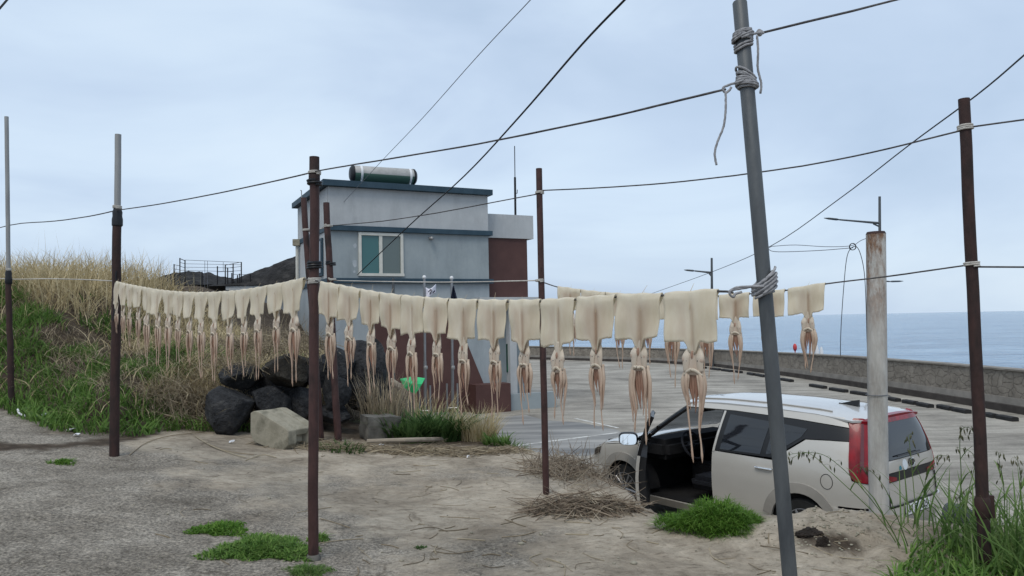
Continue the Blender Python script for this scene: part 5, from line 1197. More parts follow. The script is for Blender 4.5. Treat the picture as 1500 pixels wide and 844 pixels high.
# wheels
for cx in (XR, XF):
    for sd in (1, -1):
        c = Vector((cx, sd*.775, RW-.005)); mb = MB(); mb.lathe(c, (0, sd, 0), [(.20, -.10), (.29, -.105), (.318, -.08), (.322, 0), (.318, .07), (.29, .095), (.21, .09)], 32); wo = part('wheel', mb, MAT['tyre'], car, local=True)
        mb = MB(); mb.lathe(c, (0, sd, 0), [(.205, .02), (.222, .088), (.205, .092), (.195, .06), (.04, .03)], 28)
        for k in range(10):
            t = k*math.pi/5 + (.12 if k % 2 else -.12); d = Vector((math.cos(t), 0, math.sin(t))); mb.tube([c+d*.03+Vector((0, sd*.075, 0)), c+d*.21+Vector((0, sd*.085, 0))], [.022, .016], 6)
        mb.lathe(c, (0, sd, 0), [(.05, .05), (.05, .085), (.03, .09)], 14); part('rim', mb, MAT['alloy'], wo, local=True)
    mb = MB(); 
    for sd in (1, -1):
        mb = MB(); pts = arcp(cx, RW, .40, 5, 175, 14); n_ = len(pts)
        vs_ = [(x, sd*yy, z) for x, z in pts for yy in (.60, .86)]; mb.add(vs_, [(2*i, 2*i+1, 2*i+3, 2*i+2) for i in range(n_-1)]); mb.add([(x, sd*.60, z) for x, z in pts], [tuple(range(n_))]); part('wheel_well', mb, MAT['inner'], car, local=True)
for sd in (1, -1):
    for pts in ([(-1.005, 1.005), (-1.085, .785), (-1.12, .70)], [(BP-.010, 1.0), (BP-.010, .32)], [(1.0, .945), (1.5, .895), (1.9, .83)]):
        q = [surf(sd*A_(x, z), z, .0005) for x, z in pts]; mb = MB(); mb.tube(spline(q, 4), .0045, 5); part('door_seam', mb, MAT['black'], car, local=True)
for pts in ([(-.78, .628), (-.45, .628), (0, .628), (.45, .628), (.78, .628)], [(.505, .64), (.505, .75), (.515, .86)], [(-.505, .64), (-.505, .75), (-.515, .86)]):
    mb = MB(); mb.tube(spline([surf(a, z, .010) for a, z in pts], 5), .007, 5); part('tailgate_seam', mb, MAT['black'], car, local=True)
# fuel flap outline on the left rear quarter
mb = MB(); fa, fz = A_(-1.66, .86), .86; mb.tube([surf(fa+.075*math.cos(t), fz+.075*math.sin(t), .001) for t in np.linspace(0, 2*math.pi, 33)], .0035, 5); part('fuel_flap_seam', mb, MAT['black'], car, local=True)
# the open driver door, built closed and swung out about its hinge
HX, HY, PHI = .97, .875, R_(49)
def swing(v):
    v = Vector(v); x, y = v.x-HX, v.y-HY; c, s = math.cos(-PHI), math.sin(-PHI)
    return Vector((HX + x*c - y*s, HY + x*s + y*c, v.z))
dr = cp_('driver_door', fdoor, 'paintcar', th=.035, xf=swing, label='open driver door seen edge on')
din = panelmesh(densify(SX([(BP+.025, .33), (BP+.025, .985), (.93, .965), (.93, .62), (.88, .33)])), lambda a, z: surf(a, z, -.036), .075, .05, swing); link('inner_trim', din, MAT['inner'], dr, sharp=32)
frm = SX([(BP, 1.0), (BP-.065, 1.465), (.34, 1.465), (.80, 1.12), (.93, 1.0), (.86, 1.0), (.74, 1.10), (.31, 1.42), (BP-.02, 1.42), (BP+.04, 1.0)])
cp_('window_frame', frm, 'black', parent=dr, th=.04, xf=swing)
mb = MB(); q = Vector((.80, .99, 1.045)); 
bm = bmesh.new(); bmesh.ops.create_uvsphere(bm, u_segments=18, v_segments=10, radius=1); 
for v_ in bm.verts: v_.co = Vector((np.sign(v_.co.x)*abs(v_.co.x)**.8*.06, np.sign(v_.co.y)*abs(v_.co.y)**.6*.125, np.sign(v_.co.z)*abs(v_.co.z)**.6*.085))
for v_ in bm.verts: v_.co = swing(v_.co + Vector((.78, 1.01, 1.045)))
me = bpy.data.meshes.new('mirror'); bm.to_mesh(me); bm.free(); mo = link('side_mirror', me, MAT['black'], dr, sharp=50)
mg = MB(); g_ = [];
for t in np.linspace(0, 2*math.pi, 24)[:-1]:
    g_.append(swing(Vector((.712+.14*.068*np.sign(math.sin(t))*abs(math.sin(t))**.55, 1.01+.105*np.sign(math.cos(t))*abs(math.cos(t))**.55, 1.045+.068*np.sign(math.sin(t))*abs(math.sin(t))**.55))))
mg.prism(g_, swing(Vector((.72, 0, 0)))-swing(Vector((.7245, 0, 0))))
MAT['mirrorglass'] = M('mirror_glass', (.80, .82, .84), rough=.02, metal=1)
part('mirror_glass', mg, MAT['mirrorglass'], mo, local=True, smooth=False, recalc=True)
mb = MB(); mb.tube([swing((.80, .90, .99)), swing((.79, .96, 1.02))], .03, 8); part('mirror_arm', mb, MAT['black'], mo, local=True)

# ------------------------------------------------------------------ vegetation
def blades(P, H, Wd, lean, up=1.0, seg=4, rnd=None, droop=.0, dirs=None):
    """grass blades: P roots (n,3); H heights; lean sideways reach as share of H; droop: tips bend back down"""
    P = np.asarray(P, float); n = len(P); H = np.broadcast_to(H, n).astype(float); Wd = np.broadcast_to(Wd, n)
    an = rng.uniform(0, 2*np.pi, n) if dirs is None else np.asarray(dirs)
    d = np.stack([np.cos(an), np.sin(an), np.zeros(n)], 1); s = np.stack([-np.sin(an), np.cos(an), np.zeros(n)], 1)
    tw = rng.uniform(-.9, .9, n); s = s*np.cos(tw)[:, None] + d*np.sin(tw)[:, None]
    lean = np.broadcast_to(lean, n)*1.0; vs = []
    for i in range(seg+1):
        t = i/seg
        c = P + d*(lean*H*(t**1.6))[:, None]; c[:, 2] += H*(up*t - droop*t*t*np.clip(lean, .2, 2))
        ww = Wd*(1-t)**.6*(.75 if i == 0 else 1)
        if i == seg: vs.append(c)
        else: vs += [c - s*ww[:, None]/2, c + s*ww[:, None]/2]
    V = np.stack(vs, 1); k = 2*seg+1
    r = rng.random(n) if rnd is None else rnd
    return V.reshape(-1, 3), k, n, np.repeat(r, k)
def blade_mesh(name, sets, org):
    Vs, Rs, quads, tris, o = [], [], [], [], 0
    for V, k, n, r in sets:
        Vs.append(V); Rs.append(r); seg = (k-1)//2; b = (np.arange(n)*k + o)[:, None]
        for i in range(seg-1): quads.append(b + np.array([[2*i, 2*i+1, 2*i+3, 2*i+2]]))
        tris.append(b + np.array([[2*seg-2, 2*seg-1, 2*seg]])); o += len(V)
    V = np.concatenate(Vs) - np.asarray(org)[None]; R = np.concatenate(Rs)
    Q = np.concatenate(quads) if quads else np.zeros((0, 4), int); T = np.concatenate(tris)
    me = bpy.data.meshes.new(name); me.vertices.add(len(V)); me.vertices.foreach_set('co', V.astype(np.float32).ravel())
    nl = Q.size + T.size; me.loops.add(nl); me.loops.foreach_set('vertex_index', np.concatenate([Q.ravel(), T.ravel()]).astype(np.int32))
    me.polygons.add(len(Q)+len(T)); me.polygons.foreach_set('loop_start', np.concatenate([np.arange(len(Q))*4, Q.size + np.arange(len(T))*3]).astype(np.int32))
    at_ = me.attributes.new('rnd', 'FLOAT', 'POINT'); at_.data.foreach_set('value', R.astype(np.float32))
    me.update(calc_edges=True); me.validate(); return me
def veg(name, sets, mat, org=(0, 0, 0), label=None, cat=None, group=None, kind=None, parent=None):
    if parent is not None: org = rootloc(parent)
    o = link(name, blade_mesh(name, sets, org), MAT[mat], parent, smooth=False)
    if parent is None: o.location = org; tag(o, label, cat, group, kind)
    return o
def scatter(n, x0, x1, y0, y1, test):
    X = rng.uniform(x0, x1, n); Y = rng.uniform(y0, y1, n); D = sdist(X, Y, FOOT)
    n1 = np.array([noise.noise(Vector((x*.7, y*.7, 4.2))) for x, y in zip(X, Y)]); n2 = np.array([noise.noise(Vector((x*2.1, y*2.1, 1.2))) for x, y in zip(X, Y)])
    k = test(X, Y, D, n1, n2) & (sdist(X, Y, poly) > .0); X, Y, D = X[k], Y[k], D[k]
    return np.stack([X, Y, ground_z(X, Y)], 1), D, n1[k], n2[k]
U = lambda n, a, b: rng.uniform(a, b, n)
# tall straw coloured grass on the crest
P, D, a1, a2 = scatter(26000, -12, -1.9, 8.3, 15, lambda X, Y, D, n1, n2: (D + .8*n1 + .4*n2 > np.interp(X, [-6, -4.4, -3], [2.0, 1.5, .9])) & (rng.random(len(X)) < .9))
n = len(P); s1 = blades(P, U(n, .25, .85)*np.interp(P[:, 0], [-6.9, -5.8], [1, .42]), U(n, .009, .017), U(n, .2, 1.3), seg=4, droop=.42)
veg('dry_grass', [s1], 'drygrass', kind='stuff')
P, D, a1, a2 = scatter(5000, -12, -1.9, 8.6, 15, lambda X, Y, D, n1, n2: (D + .6*n1 > 1.3) & (rng.random(len(X)) < .5)); n = len(P)
veg('dry_grass', [blades(P, U(n, .2, .6), U(n, .008, .014), U(n, .6, 1.6), seg=4, droop=.45)], 'drygrass', kind='stuff')
# brown dead brush in the middle of the slope
P, D, a1, a2 = scatter(24000, -11, -1.9, 8.3, 13, lambda X, Y, D, n1, n2: (D + .5*n1 + .5*n2 > .45) & (D + .6*n1 < 2.6) & ((n2 > .05) | (X > -4.5))); n = len(P)
veg('dead_brush', [blades(P, U(n, .12, .42), U(n, .005, .010), U(n, .6, 2.2), seg=5, droop=.5)], 'brush', kind='stuff')
# green grass and weeds low on the bank
P, D, a1, a2 = scatter(34000, -11, -2.9, 7.8, 13, lambda X, Y, D, n1, n2: (D > -.12 + .15*n2) & (D + .7*n1 + .3*n2 < np.interp(X, [-7.5, -6, -5, -4.4, -3.8], [1.9, 1.25, 1.2, .95, .3])) & ((n2 < .22) | (D < .5))); n = len(P)
gsel = rng.random(n) < .6
veg('green_grass', [blades(P[gsel], U(gsel.sum(), .10, .30), U(gsel.sum(), .010, .020), U(gsel.sum(), .3, 1.0), seg=3, droop=.4)], 'lush', kind='stuff')
veg('green_weeds', [blades(P[~gsel], U((~gsel).sum(), .08, .26), U((~gsel).sum(), .018, .036), U((~gsel).sum(), .5, 1.4), seg=3, droop=.5)], 'green', kind='stuff')
P, D, a1, a2 = scatter(16000, -11, -3.4, 9.2, 13, lambda X, Y, D, n1, n2: (n1 + .5*n2 < -.02) & (D < 2.6) & (D > .8)); n = len(P)
veg('green_weeds', [blades(P, U(n, .12, .36), U(n, .014, .030), U(n, .4, 1.3), seg=3, droop=.5)], 'green', kind='stuff')
# light straw stalks lying over the green
P, D, a1, a2 = scatter(900, -10, -2.4, 8.3, 12, lambda X, Y, D, n1, n2: (D > .1)); n = len(P); P[:, 2] += .08
veg('straw_stalks', [blades(P, U(n, .2, .6), U(n, .006, .011), U(n, .9, 2.4), seg=5, droop=.35)], 'drygrass', kind='stuff')
# tall single reeds standing against the sky
P, D, a1, a2 = scatter(90, -9, -2.6, 9.6, 13, lambda X, Y, D, n1, n2: D > 1.4); n = len(P)
P2, D2, _, _ = scatter(9000, -4.6, -1.9, 9.2, 10.6, lambda X, Y, D, n1, n2: D > .45); n2_ = len(P2)
veg('dead_brush', [blades(P2, U(n2_, .15, .5), U(n2_, .005, .010), U(n2_, .6, 2.0), seg=5, droop=.55)], 'brush', kind='stuff')
veg('dry_grass', [blades(P2[:2600]+0, U(min(2600, n2_), .2, .5), U(min(2600, n2_), .007, .013), U(min(2600, n2_), .4, 1.6), seg=4, droop=.5)], 'drygrass', kind='stuff')
veg('reed_stalks', [blades(P, U(n, .7, 1.25), U(n, .005, .008), U(n, .05, .25), seg=5)], 'drygrass', kind='stuff')

# ------------------------------------------------------------------ lava boulders
def boulder(px0, px1, py0, py1, Yc, label, mat='rock', depth=.9, seed=0, planes=16, rough=.05, name='boulder', group='black lava boulders at the foot of the bank', sub=4, pert=None):
    rg = np.random.default_rng(seed); a, b_ = at(px0, py1, Yc), at(px1, py0, Yc); c = (a+b_)/2; rx, rz = abs(b_.x-a.x)/2, abs(b_.z-a.z)/2
    bm = bmesh.new(); bmesh.ops.create_icosphere(bm, subdivisions=sub, radius=1)
    pl = rg.normal(size=(planes, 3)); pl /= np.linalg.norm(pl, axis=1)[:, None]; pd = rg.uniform(.62, .92, planes)
    for v_ in bm.verts:
        p = np.array(v_.co)*1.15
        for q, d in zip(pl, pd):
            t = p@q - d
            if t > 0: p = p - q*t*.985
        nn = noise.fractal(Vector(p*2.2 + seed*3.1), .8, 2.0, 5); n2_ = noise.fractal(Vector(p*7+seed), .9, 2, 3)
        v_.co = Vector(p*(1+rough*1.1*nn+rough*.75*n2_))
    xs = [v_.co.x for v_ in bm.verts]; zs = [v_.co.z for v_ in bm.verts]; mx, mz = (max(xs)+min(xs))/2, (max(zs)+min(zs))/2
    sx_, sz_ = 2*rx/(max(xs)-min(xs)), 2*rz/(max(zs)-min(zs))
    for v_ in bm.verts: v_.co = Vector(((v_.co.x-mx)*sx_, v_.co.y*rx*depth, (v_.co.z-mz)*sz_))
    me = bpy.data.meshes.new(name); bm.to_mesh(me); bm.free(); loc = Vector((c.x, Yc, min(a.z, b_.z)))
    me.transform(Matrix.Translation(Vector((0, 0, rz))))
    return tag(link(name, me, MAT[mat], None, sharp=26, loc=loc), label, 'boulder', group)
boulder(300, 374, 564, 644, 9.0, 'largest black lava boulder at the left of the rock pile, behind the concrete block', seed=1, planes=11)
boulder(323, 382, 529, 571, 9.35, 'black wedge shaped boulder lying on top of the largest one', seed=2, planes=9)
boulder(381, 458, 516, 570, 9.35, 'brownish dark boulder on top of the pile, just left of the centre post', 'rockbrown', seed=3, planes=12)
boulder(367, 426, 564, 615, 9.2, 'dark grey rounded boulder in the pile above the concrete block', seed=4, planes=18)
boulder(419, 466, 566, 616, 9.4, 'bluish black boulder partly hidden by the centre post', seed=5, planes=14)
boulder(472, 514, 546, 604, 9.5, 'tall dark boulder right of the centre post, behind the leaning pole', seed=6, planes=12)
boulder(440, 490, 522, 570, 9.75, 'dark boulder high in the pile right behind the centre post', seed=7, planes=10)
boulder(458, 516, 592, 622, 9.55, 'low flat black boulder at the foot of the pile behind the leaning pole', seed=8, planes=12)
boulder(372, 452, 535, 600, 9.75, 'dark boulder wedged at the back of the pile above the concrete block', seed=11, planes=12)
boulder(335, 400, 545, 600, 9.7, 'dark boulder wedged at the back between the largest and the wedge shaped one', seed=12, planes=12)
boulder(455, 520, 508, 560, 10.0, 'topmost dark boulder behind the leaning pole', seed=13, planes=12)
boulder(496, 572, 494, 612, 10.3, 'tall rugged black lava stack at the right end of the rock pile', depth=.7, seed=9, planes=7, rough=.10)
boulder(520, 572, 560, 618, 9.95, 'small rugged lava rock leaning before the tall stack', seed=10, planes=9, rough=.09)

MAT['slate'] = M('slate_grey_rock', (.045, .05, .058), (.075, .08, .09), scale=5, rough=.7, bs=.4, bscale=30)
# fallen concrete block with a notch in its end
def blk(px, py, Yc=8.3): return at(px, py, Yc)
fc = [(366.6, 605), (366.4, 636.5), (371.7, 647), (406, 659), (418.6, 659.5), (427, 649), (427, 629), (421.5, 624.5), (379, 602.6), (371.7, 602)]
F3 = [blk(*p) for p in fc]; F3 = [p + Vector((0, (p.x-F3[0].x)*-.28, 0)) for p in F3]
dv = Vector((.225, .33, .0)); Yb = 8.3
bt_ = thing('concrete_block', Vector((F3[3].x, Yb, F3[3].z)), 'old beige concrete block with chamfered corners, tipped over before the lava boulders', 'concrete block')
mb = MB(); mb.prism(F3, dv*.30); 
core = [p.lerp(sum(F3, Vector())/len(F3), .04) for p in F3]; core = [p + Vector((-.07, 0, 0))*(1 if p.x > F3[0].x+.3 else 0) for p in core]
mb.prism([p+dv*.301 for p in core], dv*.44); mb.prism([p+dv*.742 for p in F3[:3]+F3[3:]], dv*.26)
mb.prism([F3[9]+dv*.3+Vector((0, 0, -.003)), F3[8]+dv*.3+Vector((0, 0, -.003)), F3[7]+dv*.3+Vector((0, 0, -.003)), F3[6]+dv*.3, F3[6]+dv*.3+Vector((-.03, 0, -.07)), F3[7]+dv*.3+Vector((-.05, 0, -.06))], dv*.44)
o = part('body', mb, MAT['block'], bt_, smooth=False, recalc=True); bv = o.modifiers.new('b', 'BEVEL'); bv.width = .010; bv.segments = 2

# planting bed by the lot: broken concrete, leafy weeds, dry tuft, pole, green tarp
bm = bmesh.new(); bmesh.ops.create_cube(bm, size=1); bmesh.ops.subdivide_edges(bm, edges=bm.edges[:], cuts=9, use_grid_fill=True)
c = at(556, 626, 9.25)
for v_ in bm.verts:
    q = Vector(v_.co); q.x *= .40 + .05*q.z; q.y *= .34; q.z *= .29*(1 + .25*q.x); nn = noise.fractal(q*9, .8, 2, 4); v_.co = Matrix.Rotation(.5, 3, 'Z') @ Matrix.Rotation(.09, 3, 'Y') @ (q*(1+.09*nn))
me = bpy.data.meshes.new('concrete_lump'); bm.to_mesh(me); bm.free(); lp_ = Vector((c.x, 9.25, c.z-.18)); me.transform(Matrix.Translation((0, 0, .18)))
tag(link('concrete_lump', me, MAT['blockgrey'], None, sharp=40, loc=lp_), 'broken squarish lump of grey concrete among the weeds beside the leafy plants', 'concrete lump')
def clump(name, px, py, n, rad, H, W_, lean, mat, label, seg=4, droop=.4, up=1., parent=None, sq=.7, Yc=None, z=None, cat='plant', group=None):
    c = at(px, py, Yc) if Yc else ong(px, py)
    r = np.sqrt(rng.random(n))*rad; an = U(n, 0, 6.283); P = np.stack([c.x+r*np.cos(an), c.y+sq*r*np.sin(an), np.full(n, c.z)], 1)
    if Yc is None:
        zz = ground_z(P[:, 0], P[:, 1]); P[:, 2] = np.maximum(zz, c.z-.15)-.01
    return veg(name, [blades(P, U(n, *H), U(n, *W_), U(n, *lean), up, seg, droop=droop, dirs=an+U(n, -1, 1))], mat, org=c, label=label, cat=cat, group=group), c
clump('leafy_plant', 600, 646, 420, .34, (.2, .55), (.02, .042), (.4, 1.1), 'darkgreen', 'dark green leafy plant in the bed, nearest the broken concrete lump')
clump('leafy_plant', 645, 644, 460, .34, (.2, .55), (.02, .042), (.3, 1.0), 'darkgreen', 'dark green leafy plant in the bed, between the other leafy plant and the dry tuft')
clump('grass_tuft', 700, 645, 520, .24, (.2, .58), (.006, .012), (.15, .8), 'drygrass', 'straw coloured dry grass tuft at the right end of the bed', cat='grass tuft')
clump('grass_tuft', 622, 612, 130, .5, (.2, .5), (.006, .012), (.1, .6), 'drygrass', 'thin dry grass standing behind the dark leafy plants', Yc=9.9, cat='grass tuft')
clump('shrub', 560, 612, 260, .3, (.2, .75), (.008, .016), (.1, .5), 'brush', 'grey brown dry shrub before the tall lava stack', Yc=9.6, cat='shrub')
clump('weed_tuft', 740, 650, 200, .28, (.08, .22), (.014, .03), (.4, 1.2), 'green', 'small green weed tuft at the end of the fallen pole', cat='weed')
clump('weed_tuft', 500, 660, 130, .25, (.05, .16), (.012, .024), (.4, 1.2), 'darkgreen', 'sparse dark weeds at the foot of the leaning pole', cat='weed')
mb = MB(); ps = [ong(538, 653)+Vector((0, 0, .05)), ong(640, 651)+Vector((0, 0, .06)), ong(746, 646)+Vector((0, 0, .05))]; mb.tube(spline(ps, 5), .028, 8)
solo('fallen_pole', mb, MAT['wood'], 'pale weathered pole lying on the ground along the edge of the bed', 'pole', ps[0])
tp = [at(586, 555, 10.6), at(604, 551.5, 10.8), at(622.5, 554, 10.6), at(618, 563, 10.4), at(609, 577, 10.3), at(600, 574, 10.3), at(592, 568, 10.4), at(603, 562, 10.25)]
MAT['tarp'] = M('green_tarp', (.02, .38, .12), (.035, .50, .17), scale=8, rough=.5)
mb = MB(); mb.add(tp, [(0, 7, 1), (1, 7, 2), (2, 7, 3), (3, 7, 4), (4, 7, 5), (5, 7, 6), (6, 7, 0)])
o = solo('green_tarp', mb, MAT['tarp'], 'bright green folded tarp behind the weeds and the lava stack', 'tarp', tp[4], smooth=False); md = o.modifiers.new('t', 'SOLIDIFY'); md.thickness = .012

# twig heaps
def twigs(name, px, py, n, rx, ry, h, L, label, r=(.003, .006), flat=.35, Yc=None, kind=None, cat='twig heap', mat='twig'):
    c = ong(px, py) if Yc is None else at(px, py, Yc); mb = MB()
    for i in range(n):
        rr_, a = math.sqrt(random.random()), random.uniform(0, 6.283); x, y = c.x+rx*rr_*math.cos(a), c.y+ry*rr_*math.sin(a)
        z = (gz(x, y) if Yc is None else c.z); z = max(z, c.z-.2) + h*(1-rr_)*random.random() + .01
        a = random.uniform(0, 6.283); l = random.uniform(*L); el = random.gauss(0, flat); d = Vector((math.cos(a)*math.cos(el), math.sin(a)*math.cos(el), abs(math.sin(el)))); b2 = Vector((random.gauss(0, .2), random.gauss(0, .2), random.uniform(-.05, .18)))*l
        p = Vector((x, y, z)); R0 = random.uniform(*r)
        mb.tube([p-d*l*.5, p+b2*.4, p+d*l*.5+b2*.2], [R0, R0*.8, R0*.35], 4, cap=False)
    return solo(name, mb, MAT[mat], label, cat, c, kind=kind, sharp=0)
twigs('twig_heap', 855, 748, 420, .46, .20, .14, (.15, .55), 'flat heap of dry twigs on the sand at the foot of the slim middle post', flat=.25)
twigs('twig_heap', 832, 690, 380, .46, .45, .15, (.2, .6), 'tangle of dry twigs along the terrace edge in front of the car bonnet', flat=.6)
twigs('twig_heap', 868, 705, 80, .34, .30, .22, (.3, .6), 'loose upright dry twigs beside the front wheel of the car', r=(.002, .004), flat=.9)
twigs('twig_heap', 640, 664, 420, 1.1, .22, .06, (.1, .5), 'long dark litter of twigs below the fallen pole', flat=.15, mat='brush')
twigs('twig_heap', 470, 655, 220, .7, .22, .07, (.1, .5), 'twig litter around the feet of the leaning poles', flat=.2, mat='brush')
twigs('bramble', 262, 615, 380, .45, .30, .5, (.2, .7), 'brown tangled bramble hanging over the left side of the largest boulder', flat=1.1, r=(.003, .005), cat='bramble', mat='brush')
twigs('bramble', 345, 535, 90, .35, .15, .16, (.2, .6), 'dead stems hanging over the wedge shaped boulder', flat=.8, Yc=8.95, r=(.002, .004), cat='bramble', mat='brush')
twigs('bramble', 425, 512, 90, .45, .2, .14, (.2, .6), 'dead stems lying over the brownish boulder beside the centre post', flat=.7, Yc=9.0, r=(.002, .004), cat='bramble', mat='brush')
twigs('bramble', 400, 505, 320, .7, .3, .25, (.2, .7), 'tangled dead stems over the top of the lava boulders', flat=.8, Yc=9.7, r=(.002, .005), cat='bramble', mat='brush')
# single twigs and stalks lying on the sand
mb = MB()
for i in range(190):
    px, py = random.uniform(150, 1230), random.uniform(655, 842)
    if px < 480 and py > 700 and random.random() < .75: continue
    p = ong(px, py); a = random.uniform(0, 6.283); l = random.uniform(.05, .32); d = Vector((math.cos(a), math.sin(a), 0)); s = Vector((-d.y, d.x, 0))*random.gauss(0, .12)*l
    q = [p-d*l/2, p+s, p+d*l/2]; q = [Vector((w_.x, w_.y, gz(w_.x, w_.y)+.004)) for w_ in q]; r0 = random.uniform(.0015, .004); mb.tube(spline(q, 3), r0, 4, cap=False)
solo('scattered_twigs', mb, MAT['brush'], None, None, (0, 0, 0), kind='stuff', sharp=0)
# pebbles and clods on the ground
mb = MB()
for i in range(520):
    if i < 220: px, py = random.uniform(20, 1240), random.uniform(660, 842)
    else: px, py = random.gauss(1215, 60), random.gauss(770, 24)
    p = ong(px, py)
    if p.y > 12 or p.z < -.4: continue
    r = random.uniform(.003, .009)*(1 if random.random() < .95 else 2.0); mb.ball(p+Vector((0, 0, r*.3)), (r*random.uniform(.8, 1.5), r*random.uniform(.8, 1.4), r*.7), 6, 4)
solo('pebbles', mb, MAT['block'], None, None, (0, 0, 0), kind='stuff', sharp=0)
# curving vine stems before the boulders
mb = MB()
for pts in (((190, 668), (215, 650), (250, 640), (300, 634)), ((285, 640), (310, 655), (345, 668), (360, 672)), ((300, 650), (330, 662), (372, 668)), ((360, 676), (385, 668), (405, 672))):
    q = [ong(*p)+Vector((0, 0, .012)) for p in pts]; mb = MB(); mb.tube(spline(q, 5), .0045, 5); 
    solo('vine_stem', mb, MAT['brush'], {190: 'dark vine stem curving over the sand right of the two tone post', 285: 'longest thin vine stem on the sand before the largest boulder', 300: 'short thin vine stem beside the longest one on the sand', 360: 'bent vine stem on the sand before the concrete block'}[pts[0][0]], 'vine stem', q[0], 'vine stems lying on the sand', sharp=0)

# low green weed mats on the concrete
def weedmat(px, py, rx, ry, n, H, label, mat='fresh', W_=(.008, .018)):
    c = ong(px, py); r = np.sqrt(rng.random(n)); an = U(n, 0, 6.283); k = 1+.25*np.sin(3*an+px)+.15*np.sin(7*an)
    x, y = c.x+rx*k*r*np.cos(an), c.y+ry*k*r*np.sin(an); P = np.stack([x, y, ground_z(x, y)], 1)
    hh = U(n, *H)*(1-.75*r**2)
    return veg('weed_mat', [blades(P, hh, U(n, *W_), U(n, .4, 1.6), seg=3, droop=.5)], mat, org=c, label=label, cat='weed', group='low green weeds on the terrace')
weedmat(324, 776, .20, .15, 1100, (.03, .09), 'smaller low green weed mat on the concrete, behind the largest one')
weedmat(386, 806, .33, .26, 2600, (.04, .13), 'largest low green weed mat on the concrete, just left of the centre post', 'lush')
weedmat(452, 838, .13, .12, 700, (.03, .08), 'low green weed patch at the bottom below the foot of the centre post', 'green', (.004, .008))
weedmat(468, 790, .07, .08, 160, (.03, .09), 'few green sprigs hugging the right side of the centre post', 'lush')
weedmat(92, 678, .13, .09, 260, (.03, .09), 'little green weed tuft in the dirt strip near the left edge')
weedmat(616, 803, .035, .03, 70, (.015, .04), 'tiny dark weed sprig alone on the sand', 'darkgreen')
weedmat(450, 816, .05, .05, 120, (.02, .06), 'small green weeds at the left foot of the centre post', 'green')

# fern like green mound by the open car door
def mound(px, py, rx, ry, h, n, mat, label, W_=(.004, .009), L=(.08, .2), name='fern_mound', zoff=0):
    c = ong(px, py); r = np.sqrt(rng.random(n)); an = U(n, 0, 6.283); z = h*np.sqrt(np.clip(1-r**2, 0, 1))*(.75+.25*np.sin(an*3)*np.sin(an*5+1)) * U(n, .6, 1.0)
    P = np.stack([c.x+rx*r*np.cos(an), c.y+ry*r*np.sin(an), c.z+zoff+z-.04], 1)
    return veg(name, [blades(P, U(n, *L), U(n, *W_), U(n, .4, 1.6), seg=3, droop=.6, dirs=an+U(n, -.9, .9))], mat, org=c, label=label, cat='plant')
def lobes(px, py, L_, n, mat, label, name='fern_mound'):
    c = ong(px, py); sets = []
    for (dx, dy, rx, h) in L_:
        k = int(n*rx*rx*9); r = np.sqrt(rng.random(k)); an = U(k, 0, 6.283); z = h*np.sqrt(np.clip(1-r**2, 0, 1))*U(k, .45, 1.05)
        P = np.stack([c.x+dx+rx*r*np.cos(an), c.y+dy+rx*.7*r*np.sin(an), c.z-.04+z], 1); sets.append(blades(P, U(k, .02, .085), U(k, .004, .010), U(k, .3, 1.8), seg=3, droop=.6, dirs=an+U(k, -1.4, 1.4)))
    return veg(name, sets, mat, org=c, label=label, cat='plant')
lobes(1056, 776, [(0, 0, .22, .20), (.14, .05, .17, .15), (-.13, .06, .16, .16), (-.22, .12, .13, .10), (.22, .10, .12, .10), (.02, -.07, .15, .10), (-.05, .1, .15, .22), (.08, .12, .12, .21), (-.31, .2, .10, .08)], 5200, 'fresh', 'lush bright green ferny mound at the terrace edge under the rear car door')
mound(990, 745, .22, .14, .12, 900, 'lush', 'leafy green weeds at the terrace edge below the open car door', (.012, .028), (.06, .16), 'weed_clump')
mound(925, 722, .22, .12, .05, 420, 'green', 'patchy green weeds between the twigs by the front wheel', (.008, .018), (.06, .16), 'weed_clump')
for px, py, lb in ((985, 742, 'curling pale green stalk standing in the weeds by the car door'), (1078, 745, 'single yellow green seedling above the ferny mound')):
    c = ong(px, py); mb = MB(); hh = .24; mb.tube(spline([c, c+Vector((.01, 0, hh*.6)), c+Vector((.03, 0, hh)), c+Vector((.055, 0, hh*.86))], 5), .005, 6)
    for k in range(5): mb.leaf(c+Vector((.012, 0, hh*(.3+.14*k))), (random.uniform(-1, 1), random.uniform(-1, 1), .5), (random.random(), 1, 0), .07, .018, .3)
    solo('seedling', mb, MAT['oat'], lb, 'plant', c, sharp=0)

